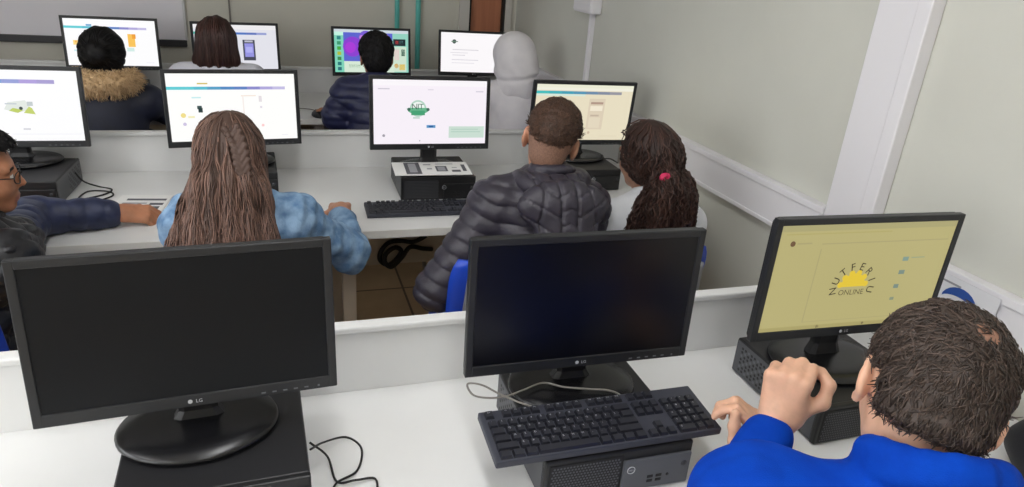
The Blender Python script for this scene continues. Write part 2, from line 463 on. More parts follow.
# ------------------------------------------------------------------ desks
ROWY = (1.306, 2.977, 4.647); DD = .765
def desk(k, x0, x1, legs, lab, plab):
    y = ROWY[k]; o = empty('computer_desk', (0, y, 0), 0, lab, 'desk', 'long white computer desks')
    MB().box((x0, -DD, T - .028), (x1, .03, T), DESK, .003).build('tabletop', o)
    MB().box((x0, -DD - .003, T - .03), (x1, -DD + .0015, T - .001), DESK_EDGE, .0007).build('edge_band', o)
    p = empty('low_partition', (0, y, T + .0004), 0, plab, 'partition', 'low white partitions along the desks')
    MB().box((x0, -.020, 0), (x1, 0, .150), DESK).build('panel', p)
    MB().box((x0, -.030, .147), (x1, .004, .163), DESK, .004).build('top_rail', p)
    MB().box((x0 + .02, -.03, T - .47), (x1 - .02, -.008, T - .03), APRON).build('modesty_panel', o)
    for x in legs:
        for yy in (-DD + .09, -.09): MB().box((x - .024, yy - .024, 0), (x + .024, yy + .024, T - .029), POST, .004).build('leg', o)
    return o
desk(0, -2.2, 1.575, (-1.5, -.5, .5, 1.45), 'nearest white computer desk with two switched off monitors', 'low white partition along the back of the nearest desk')
desk(1, -2.2, 1.575, (-1.5, -.5, .207, 1.5), 'middle white computer desk, where four people sit in a row', 'low white partition behind the middle row of monitors')
desk(2, -2.2, 1.575, (-1.5, -.5, .21, 1.5), 'farthest white computer desk along the back wall', 'low white partition against the back wall')

# ------------------------------------------------------------------ monitors
MW, MH, BZ, BB = .469, .280, .0145, .0225
_mon = {}
def mon_mesh(key, f):
    if key not in _mon: _mon[key] = f()
    return _mon[key]
SW, SH = MW - 2 * BZ, MH - BZ - BB         # lit area
def monitor_bezel():
    b = MB(); d = .016
    b.box((-MW / 2, 0, 0), (-MW / 2 + BZ, d, MH), BEZEL, .002); b.box((MW / 2 - BZ, 0, 0), (MW / 2, d, MH), BEZEL, .002)
    b.box((-MW / 2 + BZ - .002, 0, MH - BZ), (MW / 2 - BZ + .002, d, MH), BEZEL, .002); b.box((-MW / 2 + BZ - .002, 0, 0), (MW / 2 - BZ + .002, d, BB), BEZEL, .002)
    return b.mesh('bezel')
def monitor_back():
    b = MB(); rr = []
    for y, sx, sz in ((.010, 1, 1), (.020, 1, 1), (.032, .93, .86), (.046, .55, .5), (.05, .5, .45)):
        w, h = MW / 2 * sx - .001, MH / 2 * sz - .001; pts = []
        for (cx, cz, a0) in ((1, 1, 0), (-1, 1, 90), (-1, -1, 180), (1, -1, 270)):
            for q in range(4):
                an = math.radians(a0 + q * 30); pts.append((cx * (w - .012) + .012 * math.cos(an), y, MH / 2 + cz * (h - .012) + .012 * math.sin(an)))
        rr.append(pts[::-1])
    return b.rings(rr, BLACK, False).mesh('back_shell')
def monitor_base():
    b = MB(); n = 48
    E = lambda a, c, z: [(a * math.cos(2 * math.pi * k / n), .032 + c * math.sin(2 * math.pi * k / n), z) for k in range(n)]
    b.rings([E(.128, .102, .0005), E(.133, .107, .004), E(.133, .107, .008), E(.128, .102, .013), E(.10, .078, .016), E(.05, .04, .018)], BLACK_G)
    return b.mesh('stand_base')
def screen_pane(m):
    b = MB().box((-SW / 2 - .002, .0025, BB - .002), (SW / 2 + .002, .006, MH - BZ + .002), m); return b.mesh('screen')
def logo_mesh():
    b = MB(); R = Matrix.Rotation(math.pi / 2, 4, 'X')
    cir = ellipse(.0036, .0036, 20)
    b.prism(cir, .0, .0006, MARK, Matrix.Translation((-.008, .0, .0105)) @ R)
    b.text('LG', MARK, Matrix.Translation((.006, -.0007, .0105)) @ R @ Matrix.Scale(.0088, 4))
    return b.mesh('maker_logo')
def buttons_mesh():
    b = MB()
    for k in range(5): b.box((.105 + k * .018, -.001, .006), (.112 + k * .018, .001, .0085), MARK_DIM, .0004)
    b.box((.2, -.001, .0055), (.2035, .001, .009), MARK_DIM, .0004)
    return b.mesh('menu_buttons')
def stand_neck(zb, tilt):
    b = MB(); rr = []
    for z, y, w, d in ((.012, .045, .045, .016), (zb * .5, .047, .032, .013), (zb, .045, .032, .012), (zb + .05, .047 + .05 * math.tan(tilt), .034, .012), (zb + .10, .044 + .1 * math.tan(tilt), .034, .012)):
        rr.append([(w * sx, y + d * sy, z) for sx, sy in ((-1, -.6), (-.7, -1), (.7, -1), (1, -.6), (1, .6), (.7, 1), (-.7, 1), (-1, .6))])
    return b.rings(rr, BLACK, False)

def picture(items):
    """flat coloured shapes of a lit screen; u right 0..1, v down 0..1"""
    b = MB(); n = [0]
    X = lambda u: -SW / 2 + u * SW
    Z = lambda v: MH - BZ - v * SH
    for it in items:
        n[0] += 1; y = .0022 - .0001 * min(n[0], 18)
        if it[0] == 'r':
            _, u0, v0, u1, v1, c = it[:6]; e = it[6] if len(it) > 6 else 1
            b.raw([(X(u0), y, Z(v1)), (X(u1), y, Z(v1)), (X(u1), y, Z(v0)), (X(u0), y, Z(v0))], [(0, 1, 2, 3)], glow(c, e))
        elif it[0] == 'p':
            _, pts, c = it[:3]; e = it[3] if len(it) > 3 else 1
            b.raw([(X(u), y, Z(v)) for u, v in pts][::-1], [tuple(range(len(pts)))], glow(c, e))
        elif it[0] == 't':
            _, s, u, v, size, ang, c = it[:7]; e = it[7] if len(it) > 7 else 1
            mx = Matrix.Translation((X(u), y, Z(v))) @ Matrix.Rotation(math.pi / 2, 4, 'X') @ Matrix.Rotation(ang, 4, 'Z') @ Matrix.Scale(size, 4)
            b.text(s, glow(c, e), mx)
    return b
def disc(u, v, r, n=20, a0=0, a1=360):
    return [(u + r * math.cos(math.radians(a0 + (a1 - a0) * k / n)), v - r * SW / SH * math.sin(math.radians(a0 + (a1 - a0) * k / n))) for k in range(n + (0 if a1 - a0 >= 360 else 1))]
def bar(v, h, cols, u0=0.0, u1=1.0):
    n = len(cols); return [('r', u0 + (u1 - u0) * k / n, v, u0 + (u1 - u0) * (k + 1) / n, v + h, c) for k, c in enumerate(cols)]

SUPPORT = T + .0935                        # top of the computer cases
def monitor(x, y, zb, yaw, tilt, screen_m, lab, pic=None, cat='monitor', group='computer monitors on the desks'):
    o = empty('computer_monitor', (x, y, SUPPORT), yaw, lab, cat, group)
    z = zb + T - SUPPORT; rot = (-tilt, 0, 0)
    link('stand_base', mon_mesh('base', monitor_base), o)
    stand_neck(z, tilt).build('stand_neck', o)
    fr = link('bezel', mon_mesh('bezel', monitor_bezel), o, (0, 0, z), rot)
    link('maker_logo', mon_mesh('logo', logo_mesh), fr); link('menu_buttons', mon_mesh('buttons', buttons_mesh), fr)
    link('back_shell', mon_mesh('back', monitor_back), o, (0, 0, z), rot)
    s = link('screen', mon_mesh('pane' + screen_m.name, lambda: screen_pane(screen_m)), o, (0, 0, z), rot)
    if pic: picture(pic).build('screen_picture', s)
    return o

WHT = (252, 252, 253)
page_bar = [(96, 205, 214)] * 2 + [(88, 190, 210), (86, 160, 200), (84, 140, 196), (96, 132, 196), (140, 140, 205), (176, 168, 220), (196, 190, 228)]
monitor(-.161, 1.071, .157, .053, .101, PANEL_REFL, 'big switched off monitor at the near left, the closest black screen')
monitor(.539, 1.050, .159, -.027, .024, PANEL_OFF, 'switched off black monitor in the front middle, behind the loose keyboard')
YP = (196, 186, 128); YD = (170, 160, 114)
def arc_letters(s, u, v, r, c, size, a0=200, a1=-20):
    out = []
    for k, ch in enumerate(s):
        a = math.radians(a0 + (a1 - a0) * k / (len(s) - 1)); out.append(('t', ch, u + r * math.cos(a), v - r * SW / SH * math.sin(a), size, a - math.pi / 2, c))
    return out
monitor(1.159, 1.023, .178, -.052, -.001, glow(YP, .85), 'lit monitor with a dull yellow page and sun logo by the right wall', [
    ('r', .0, .0, 1, .055, (188, 180, 128), .8), ('r', .03, .075, .62, .085, (176, 166, 104)), ('p', disc(.075, .165, .014), (110, 84, 60)), ('r', .10, .158, .18, .172, YD),
    ('r', .235, .17, .975, .18, YD), ('r', .235, .22, .241, .93, YD), ('r', .235, .925, .98, .93, YD),
    ('p', disc(.475, .60, .072, 16, 0, 180), (226, 196, 62))] + [('p', disc(.475 + .075 * math.cos(math.radians(a)), .60 - .075 * SW / SH * math.sin(math.radians(a)), .016), (226, 196, 62)) for a in range(10, 180, 32)] +
    arc_letters('NUTFERIU', .475, .60, .108, (56, 47, 36), .025, 190, -10) +
    [('t', 'ONLINE', .475, .655, .018, 0, (92, 82, 56)), ('r', .73, .33, .765, .37, (128, 152, 140)), ('r', .78, .335, .86, .345, (150, 160, 128)), ('r', .73, .46, .765, .5, (122, 140, 128)), ('r', .725, .60, .755, .64, (122, 140, 128)), ('r', .725, .73, .75, .76, (136, 146, 122)),
     ('r', .0, .962, 1, 1, (170, 160, 106)), ('p', disc(.33, .98, .009), (110, 100, 70)), ('p', disc(.6, .98, .008), (110, 100, 70))])
monitor(-.889, 2.771, .155, -.017, .098, glow(WHT, 1.0), 'lit white monitor at the left edge with a small green map picture', [
    *bar(.13, .055, [(120, 200, 220), (110, 180, 220), (106, 165, 215), (120, 160, 212), (150, 160, 215), (176, 160, 220), (168, 158, 210)], 0, .84),
    ('p', [(.50, .45), (.62, .42), (.66, .55), (.55, .60), (.47, .55)], (226, 232, 226)), ('p', [(.50, .57), (.53, .53), (.60, .56), (.56, .60)], (190, 206, 100)), ('p', [(.60, .60), (.64, .51), (.66, .53), (.68, .62)], (196, 210, 110)), ('r', .48, .465, .56, .48, (190, 198, 206)), ('r', .63, .44, .67, .50, (196, 204, 206)), ('p', disc(.585, .535, .013), (60, 70, 70)), ('r', .58, .82, .63, .84, (206, 206, 214)), ('r', .5, .90, .98, .906, (232, 232, 238))])
monitor(-.156, 2.717, .166, .104, .10, glow((254, 254, 252), 1.0), 'lit white monitor in the middle row, before the long haired girl in denim', [
    *bar(.19, .045, page_bar, .0, .92), ('r', .23, .135, .31, .155, (206, 186, 96)), ('r', .18, .34, .25, .36, (196, 236, 238)),
    ('r', .215, .47, .25, .52, (60, 84, 84)), ('r', .222, .50, .255, .57, (40, 60, 60)), ('p', disc(.232, .74, .022), (46, 56, 52)), ('p', disc(.105, .61, .02), (240, 222, 140)), ('r', .14, .62, .19, .65, (244, 238, 190)), ('p', disc(.11, .74, .014), (206, 196, 226)),
    ('r', .57, .32, .58, .62, (244, 236, 232)), ('r', .56, .32, .68, .335, (242, 226, 214)), ('r', .70, .33, .725, .42, (228, 222, 226)), ('p', disc(.715, .5, .01), (226, 220, 230)), ('p', disc(.72, .78, .012), (250, 206, 206)), ('r', .87, .93, .92, .94, (232, 232, 240))])
monitor(.556, 2.584, .180, -.005, .078, glow((247, 240, 248), 1.0), 'lit white monitor with a round green emblem, above sheets on the computer', [
    ('r', 0, .0, 1, .09, (250, 246, 250)), ('r', .04, .135, .14, .15, (200, 194, 206)), ('r', .9, .16, .97, .175, (206, 200, 214)), ('r', .47, .14, .52, .155, (222, 214, 226)),
    ('p', disc(.385, .44, .072, 24), (176, 212, 194)), ('p', disc(.385, .44, .058, 24), (238, 244, 240)), ('p', [(.285, .445), (.31, .43), (.46, .43), (.485, .445), (.47, .49), (.44, .52), (.33, .52), (.30, .49)], (104, 180, 140)), ('r', .325, .475, .445, .545, (70, 160, 116)), ('p', disc(.305, .455, .014), (58, 100, 84)), ('p', disc(.472, .455, .014), (58, 100, 84)),
    ('t', 'N', .355, .415, .030, 0, (40, 78, 66)), ('t', 'I', .387, .415, .030, 0, (60, 110, 90)), ('t', 'T', .413, .415, .030, 0, (60, 110, 90)), ('r', .34, .57, .40, .60, (200, 216, 210)),
    ('r', .46, .70, .54, .745, (92, 150, 196)), ('r', .48, .71, .52, .735, (40, 96, 160)), ('r', .66, .72, .985, .905, (202, 222, 210)), ('r', .68, .76, .93, .775, (178, 206, 192)), ('r', .68, .80, .95, .815, (178, 206, 192)),
    ('p', disc(.085, .865, .012), (160, 156, 166)), ('p', disc(.4, .95, .006), (180, 176, 186))])
monitor(1.244, 2.713, .157, -.036, -.08, glow((238, 228, 200), .93), 'lit cream coloured monitor in the middle row, nearest the right wall', [
    ('r', 0, 0, 1, .055, (236, 236, 214)), ('r', 0, .055, 1, .10, (240, 238, 222)), *bar(.115, .05, [(70, 190, 190), (64, 176, 190), (64, 160, 186), (86, 150, 182), (110, 140, 170), (130, 140, 160), (150, 150, 160)], 0, .88), ('r', .0, .17, .5, .2, (214, 232, 218)),
    ('r', .55, .24, .72, .80, (220, 206, 182)), ('r', .57, .30, .70, .34, (176, 150, 134)), ('r', .57, .37, .70, .46, (240, 230, 208)), ('r', .58, .53, .67, .56, (196, 178, 158)), ('r', .57, .58, .69, .77, (226, 214, 190)), ('p', disc(.585, .86, .014), (206, 186, 160)), ('r', .70, .92, .9, .93, (220, 208, 180))])
monitor(-.85, 4.371, .162, .052, .10, glow(WHT, 1.0), 'lit white monitor in the back row, in front of the dark bun', [
    *bar(.155, .05, page_bar, 0, .90), ('r', .24, .11, .30, .15, (120, 170, 210)), ('r', .08, .46, .16, .56, (250, 214, 130)), ('r', .10, .47, .12, .51, (244, 176, 70)), ('r', .68, .30, .76, .58, (250, 196, 90)), ('r', .73, .30, .77, .40, (240, 160, 50)), ('r', .08, .66, .15, .70, (206, 236, 240)), ('r', .66, .60, .74, .68, (210, 236, 230)), ('r', .86, .92, .95, .93, (226, 226, 236))])
monitor(-.207, 4.325, .166, .16, .097, glow((226, 226, 234), 1.0), 'lit pale monitor in the back row showing a dark upright phone picture', [
    ('r', 0, 0, 1, .10, (238, 236, 238)), *bar(.165, .05, [(70, 190, 170), (80, 190, 190), (80, 160, 196), (76, 140, 200), (80, 120, 196), (96, 120, 190), (150, 160, 210)], 0, .88),
    ('r', .575, .33, .725, .80, (70, 72, 88)), ('r', .595, .41, .705, .72, (150, 148, 226)), ('r', .61, .49, .69, .62, (176, 176, 240)), ('r', .60, .345, .70, .385, (190, 190, 205))])
monitor(.547, 4.243, .178, .083, .097, glow((150, 214, 196), .95), 'lit monitor in the back row with a purple and teal game', [
    ('r', 0, 0, 1, .07, (206, 216, 222)), ('r', 0, .07, .12, 1, (126, 210, 184)), ('r', .12, .07, .78, .74, (92, 100, 206)), ('p', disc(.24, .40, .13), (140, 64, 208)), ('p', disc(.21, .42, .07), (170, 60, 214)), ('p', disc(.42, .2, .10), (118, 90, 210)), ('r', .62, .10, .72, .18, (196, 120, 190)), ('r', .66, .14, .69, .19, (236, 220, 226)), ('p', disc(.36, .18, .03), (200, 130, 220)),
    *[('r', .035, .16 + .12 * k, .085, .24 + .12 * k, c) for k, c in enumerate([(46, 130, 130), (60, 150, 110), (70, 170, 60), (180, 190, 60), (60, 140, 80), (40, 120, 120), (46, 110, 120)])],
    ('r', .0, .06, .12, .14, (196, 240, 224)), ('r', .12, .74, .80, 1, (214, 232, 214)), ('r', .18, .82, .34, .90, (86, 140, 100)), ('r', .79, .20, .96, .36, (26, 40, 46)), ('r', .82, .24, .86, .32, (170, 60, 60)), ('r', .88, .24, .93, .32, (90, 130, 130)), ('r', .78, .38, .97, .98, (206, 226, 206)), ('r', .90, .44, .95, .60, (40, 84, 70)), ('p', disc(.83, .84, .03), (206, 150, 30)), ('r', .87, .80, .95, .94, (220, 190, 90)), ('r', .80, .44, .87, .70, (228, 196, 196))])
monitor(1.22, 4.404, .166, -.025, .097, glow((251, 248, 250), 1.0), 'lit white monitor in the back row, before the grey hood', [
    ('p', disc(.195, .225, .03), (70, 84, 80)), ('r', .15, .215, .25, .235, (110, 140, 120)), ('r', .17, .42, .56, .44, (214, 210, 216)), ('r', .14, .50, .40, .515, (218, 214, 220)), ('r', .17, .56, .36, .575, (206, 202, 210)), ('r', .16, .68, .56, .695, (206, 202, 212)), ('r', .16, .76, .5, .775, (222, 218, 226))])

# ------------------------------------------------------------------ computer cases
PW, PD, PH = .292, .292, .0925
def pc_meshes():
    R = Matrix.Rotation(math.pi / 2, 4, 'X'); out = {}
    out['case'] = MB().box((-PW / 2, .012, .003), (PW / 2, PD, PH), PCSIDE, .004).mesh('case')
    for sx, nm in ((-1, 'side_panel'), (1, 'side_panel_b')): out[nm] = MB().box((min(sx * PW / 2, sx * (PW / 2 + .0005)) - .0002, .014, .006), (max(sx * PW / 2, sx * (PW / 2 + .0005)) + .0002, PD - .002, PH - .005), PCGREY, .0002).mesh('side_panel')
    b = MB(); b.box((-PW / 2 - .001, 0, .002), (PW / 2 + .001, .014, PH + .001), BLACK, .003); out['front_bezel'] = b.mesh('front_bezel')
    b = MB()                                # pierced grille on the left part of the front
    b.box((-PW / 2 + .008, -.0015, .008), (.004, .001, PH - .008), GRILLE)
    n = 0
    for r in range(12):
        for q in range(26):
            x = -PW / 2 + .013 + q * .0062 + (.0031 if r % 2 else 0); z = .012 + r * .0060
            if x > .0: continue
            h = [(x + .0024 * math.cos(math.radians(60 * k)), z + .0024 * math.sin(math.radians(60 * k))) for k in range(6)]
            b.raw([(a, -.0022, c) for a, c in h][::1], [tuple(range(6))], GRILLE_RIM)
    out['grille'] = b.mesh('grille')
    b = MB(); b.box((.005, -.006, .004), (PW / 2 - .002, .004, PH - .020), PCPANEL, .002); out['drive_panel'] = b.mesh('drive_panel'); out['drive_panel_black'] = MB().box((.02, -.006, .004), (PW / 2 - .002, .004, PH - .026), BLACK, .002).mesh('drive_panel')
    b = MB(); b.tube([(.020 + .0075 * math.cos(2 * math.pi * k / 24), -.0068, .053 + .0075 * math.sin(2 * math.pi * k / 24)) for k in range(25)], .0008, MARK, 5)
    b.text('DELL', MARK, Matrix.Translation((.020, -.0072, .053)) @ R @ Matrix.Scale(.0052, 4)); out['maker_logo'] = b.mesh('maker_logo')
    b = MB()
    for x in (.062, .080): b.box((x - .006, -.0068, .018), (x + .006, -.0055, .024), GRILLE, .0006); b.box((x - .006, -.0068, .028), (x + .006, -.0055, .034), GRILLE, .0006)
    b.tube([(.098, -.007, .03), (.098, -.005, .03)], .003, GRILLE, 12); out['front_ports'] = b.mesh('front_ports')
    b = MB(); b.tube([(PW / 2 - .016, -.0068, .05), (PW / 2 - .016, -.004, .05)], .006, DGREY, 16); out['power_button'] = b.mesh('power_button')
    for sx, nm in ((-1, 'side_vents'), (1, 'side_vents_b')):   # vents on both long sides
        b = MB()
        for r in range(7):
            for q in range(12):
                y = .14 + q * .0115; z = .018 + r * .0095
                b.raw([(sx * (PW / 2 + .0010), y + .004 * math.cos(2 * math.pi * k / 6) * sx * -1, z + .0036 * math.sin(2 * math.pi * k / 6)) for k in range(6)], [tuple(range(6))], mat('vent hole', (96, 98, 104), .5) if (r + q) % 3 == 0 else GRILLE)
        out[nm] = b.mesh('side_vents')
    b = MB()
    for sx in (-1, 1):
        for y in (.03, .26): b.tube([(sx * .12, y, 0), (sx * .12, y, .0035)], .009, BLACK, 10)
    out['feet'] = b.mesh('feet')
    return out
PCM = pc_meshes()
def pc(x, y, yaw, lab):
    o = empty('desktop_computer', (x, y, T), yaw, lab, 'computer', 'flat black desktop computers under the monitors')
    for k in ('case', 'feet', 'front_bezel'): fb = link(k, PCM[k], o)
    for k in ('grille', 'front_ports', 'power_button'): link(k, PCM[k], fb)
    dp = link('drive_panel', PCM['drive_panel' if y < 2 else 'drive_panel_black'], fb)
    link('side_panel', PCM['side_panel'], o); link('side_panel', PCM['side_panel_b'], o); link('side_vents', PCM['side_vents'], o); link('side_vents', PCM['side_vents_b'], o); link('maker_logo', PCM['maker_logo'], fb)
    return o
pc(-.130, .925, .03, 'flat black computer under the big near left monitor')
pc(.552, .868, -.01, 'flat computer with a mesh front propping up the tilted keyboard')
pc(1.168, .895, 0, 'flat computer under the yellow page monitor by the right wall')
pc(-.872, 2.56, -.03, 'flat computer under the monitor at the left edge')
pc(-.165, 2.60, .03, 'flat computer hidden behind the long haired girl in denim')
pc(.574, 2.50, -.02, 'flat black computer with printed sheets lying on top')
pc(1.232, 2.545, -.02, 'flat black computer between the short haired boy and wavy haired girl')
for x, y, lab in ((-.85, 4.20, 'flat computer under the back row monitor by the dark bun'), (-.207, 4.16, 'flat computer under the back row monitor with the phone picture'), (.56, 4.10, 'flat computer under the purple game monitor'), (1.22, 4.24, 'flat computer under the back row monitor by the grey hood')):
    pc(x, y, 0, lab)

# ------------------------------------------------------------------ keyboards
KW, KD = .442, .127
U = .0187
def key_list():
    """(kind, x0, x1, y, depth, legend)"""
    K = []; X0 = -.2125
    def row(y, spec, x=X0):
        for it in spec:
            if isinstance(it, float): x += it * U; continue
            w, leg = it[0], it[1]; kind = it[2] if len(it) > 2 else 'key'
            K.append((kind, x + .0012, x + w * U - .0012, y, 1, leg)); x += w * U
    ys = [.0485, .0230, .0043, -.0144, -.0331, -.0518]
    row(ys[0], [(1, 'Esc'), .75] + [(1, 'F%d' % k, 'function_key') for k in range(1, 5)] + [.5] + [(1, 'F%d' % k, 'function_key') for k in range(5, 9)] + [.5] + [(1, 'F%d' % k, 'function_key') for k in range(9, 13)] + [.5, (1, ''), (1, ''), (1, '')])
    row(ys[1], [(1, c) for c in "`1234567890-="] + [(2, '', 'backspace_key'), .25, (1, ''), (1, ''), (1, ''), .25, (1, ''), (1, '/'), (1, '*'), (1, '-')])
    row(ys[2], [(1.5, '', 'tab_key')] + [(1, c) for c in 'QWERTYUIOP[]'] + [(1.5, ''), .25, (1, ''), (1, ''), (1, ''), .25, (1, '7'), (1, '8'), (1, '9'), (1, '+')])
    row(ys[3], [(1.75, '', 'caps_lock_key')] + [(1, c) for c in "ASDFGHJKL;'"] + [(2.25, '', 'enter_key'), 3.5, (1, '4'), (1, '5'), (1, '6'), (1, '')])
    row(ys[4], [(2.25, '', 'shift_key')] + [(1, c) for c in 'ZXCVBNM,./'] + [(2.75, '', 'shift_key'), 1.25, (1, '', 'arrow_key'), 1.25, (1, '1'), (1, '2'), (1, '3'), (1, '')])
    row(ys[5], [(1.25, ''), (1.25, ''), (1.25, ''), (6.25, '', 'space_bar'), (1.25, ''), (1.25, ''), (1.25, ''), (1.25, ''), .25, (1, '', 'arrow_key'), (1, '', 'arrow_key'), (1, '', 'arrow_key'), .25, (2, '0'), (1, ','), (1, '')])
    return K
KEYS = key_list()
def key_geo(b, x0, x1, y, z):
    h = U / 2 - .0012; t = .0022
    b.raw([(x0, y - h, z), (x1, y - h, z), (x1, y + h, z), (x0, y + h, z), (x0 + t, y - h + t, z + .006), (x1 - t, y - h + t, z + .006), (x1 - t, y + h - t * .6, z + .0065), (x0 + t, y + h - t * .6, z + .0065)],
          [(0, 1, 5, 4), (1, 2, 6, 5), (2, 3, 7, 6), (3, 0, 4, 7), (4, 5, 6, 7)], KEYC)
def keyboard(c, yaw, tilt, lab, each):
    o = empty('computer_keyboard', c, yaw, lab, 'keyboard', 'black computer keyboards'); o.rotation_euler = (tilt, 0, yaw)
    b = MB(); b.box((-KW / 2, -KD / 2, -.012), (KW / 2, KD / 2, .004), KEYB, .003)
    b.build('body', o)
    lg = MB(); al = MB()
    for kind, x0, x1, y, dpt, leg in KEYS:
        if each: k = MB(); key_geo(k, x0, x1, y, .0042); k.build(kind, o)
        else: key_geo(al, x0, x1, y, .0042)
        if leg and each: lg.text(leg, MARK, Matrix.Translation((x0 + .0062 + (.001 if len(leg) > 1 else 0), y + .0025, .0112)) @ Matrix.Scale(.0058 if len(leg) == 1 else .0045, 4))
    if each: lg.build('key_legends', o)
    else: al.build('keys', o)
    return o
keyboard((.536, .932, T + .1135), -.011, .085, 'black keyboard resting across the flat computer in front', True)
keyboard((.500, 2.385, T + .0135), -.02, .02, 'black keyboard on middle desk below the round green emblem', False)

# ------------------------------------------------------------------ papers, cables, small things
b = MB(); b.box((-.15, -.062, 0), (.15, .062, .004), PAPER, .0005)
p = tag(b.build('paper_stack', None, (.556, 2.556, T + .1085), (.11, 0, -.03)), 'printed white sheets lying on the black computer under the emblem monitor', 'paper')
b = MB()
z = .0043
for x0, y0, x1, y1, m in [(-.105, -.085, -.045, .085, INK), (-.09, -.06, -.06, .07, INK2), (.015, -.05, .06, .03, INK), (.022, -.04, .052, .02, INK2), (-.02, -.02, .0, .0, INK2), (.075, -.06, .11, -.03, INK), (.08, .0, .10, .01, INK2), (.12, -.05, .135, .05, INK), (-.03, .045, .0, .06, INK2), (.02, .055, .09, .065, INK2)]:
    z += .00003; y0 *= .65; y1 *= .65; b.raw([(x0, y0, z), (x1, y0, z), (x1, y1, z), (x0, y1, z)], [(0, 1, 2, 3)], m)
b.build('print', p)
p = tag(MB().box((-.085, -.115, 0), (.085, .115, .001), PAPER).build('paper_sheet', None, (-.485, 2.545, T + .0005), (0, 0, -.12)), 'printed white sheet on the desk behind the outstretched hand', 'paper')
b = MB()
for x0, y0, x1, y1, m in [(-.055, .055, .075, .075, INK), (-.06, .02, .02, .032, INK2), (.03, .008, .075, .03, INK), (-.06, -.036, .02, -.008, INK), (.035, -.045, .07, -.005, INK), (-.06, -.06, .05, -.056, INK2), (-.06, -.08, .04, -.076, INK2)]:
    b.raw([(x0, y0, .0013), (x1, y0, .0013), (x1, y1, .0013), (x0, y1, .0013)], [(0, 1, 2, 3)], m)
b.build('print', p)
tag(MB().box((-.055, -.018, 0), (.055, .018, .012), mat('dark grey strip', (92, 93, 100), .5), .004).build('grey_strip', None, (-.365, 2.395, T + .0003), (0, 0, -.05)), 'slim dark grey strip on the desk beside the denim sleeve', 'case')  # low dark grey strip lying flat on the desk

# notice on the wall duct
p = empty('paper_notice', (XR - .040, 1.09, T + .13), 0, 'white notice with blue swoosh on the right wall duct', 'notice')
MB().box((-.0015, -.10, 0), (0, .085, .115), mat('off white notice paper', (226, 226, 230), .6)).build('sheet', p)
b = MB(); blue = mat('blue print', (38, 80, 160), .6)
arc = [(0, .045 - .05 * math.cos(math.radians(a)) + 0, .06 + .034 * math.sin(math.radians(a))) for a in range(10, 175, 15)]
V = []; 
for k, (x, y, z) in enumerate(arc): w = .004 + .008 * math.sin(math.pi * k / (len(arc) - 1)); V += [(-.0022, y - .05, z - w - .01), (-.0022, y - .05, z + w - .01)]
b.raw(V, [(2 * k, 2 * k + 1, 2 * k + 3, 2 * k + 2) for k in range(len(arc) - 1)], blue)
b.box((-.0022, -.06, .02), (-.0018, -.03, .04), blue)
b.box((-.0022, .0, .095), (-.0018, .05, .10), mat('grey print', (150, 150, 156), .6))
b.build('print', p)

def cable(name, P, r, m, lab, cat='cable', n=8):
    return tag(MB().tube(spline(P, n), r, m, 6).build(name), lab, cat)
Z = T + .003
cable('cable', [(.02, 1.05, T + .05), (.045, 1.09, T + .03), (.09, 1.13, Z), (.115, 1.09, Z), (.10, 1.03, Z), (.06, 1.0, Z + .004), (.05, .96, Z), (.085, .90, Z), (.10, .83, Z)], .0022, CABLE_B, 'thin black cable looping beside the near left computer, inner loop')
cable('cable', [(.02, 1.07, T + .05), (.05, 1.06, T + .02), (.062, 1.01, Z), (.095, 1.0, Z + .005), (.13, 1.0, Z), (.12, .95, Z), (.075, .92, Z), (.05, .88, Z), (.085, .80, Z)], .0022, CABLE_B, 'thin black cable looping beside the near left computer, outer loop')
cable('cable', [(.43, .985, T + .122), (.40, 1.005, T + .126), (.37, 1.04, T + .126), (.345, 1.075, T + .126), (.322, 1.095, T + .118), (.326, 1.066, T + .112), (.352, 1.046, T + .115), (.385, 1.042, T + .117), (.424, 1.052, T + .119), (.47, 1.066, T + .1195), (.505, 1.045, T + .119), (.55, 1.03, T + .118), (.59, 1.02, T + .116), (.612, 1.01, T + .110), (.617, .99, T + .106)], .0021, CABLE_G, 'thin grey keyboard cable curling in front of the middle monitor')
cable('cable', [(-.72, 2.77, T + .06), (-.69, 2.75, T + .03), (-.65, 2.77, Z), (-.60, 2.73, Z), (-.62, 2.67, Z), (-.685, 2.63, Z), (-.67, 2.70, Z + .005), (-.61, 2.71, Z), (-.585, 2.66, Z), (-.63, 2.60, Z), (-.69, 2.585, Z)], .003, CABLE_B, 'thin dark cable coiled beside the computer at the left edge')
cable('cable', [(1.40, 2.62, T + .098), (1.37, 2.64, T + .112), (1.34, 2.66, T + .108), (1.38, 2.74, T + .10), (1.43, 2.80, T + .05), (1.48, 2.86, Z)], .003, CABLE_B, 'dark cable running off the computer under the cream monitor')
b = MB()
loop = [(.62, 2.93, T - .33), (.56, 2.925, T - .355), (.50, 2.92, T - .345), (.445, 2.92, T - .35), (.41, 2.92, T - .39), (.405, 2.92, T - .435), (.44, 2.915, T - .46), (.48, 2.91, T - .43), (.50, 2.91, T - .39), (.47, 2.905, T - .37), (.43, 2.905, T - .40), (.425, 2.90, T - .44), (.455, 2.90, T - .465), (.50, 2.895, T - .42), (.54, 2.90, T - .37), (.60, 2.91, T - .385), (.65, 2.93, T - .40)]
b.tube(spline(loop, 8), .011, CABLE_B, 8)
tag(b.build('cable_bundle'), 'thick black cable bundle looped under the middle desk', 'cable')

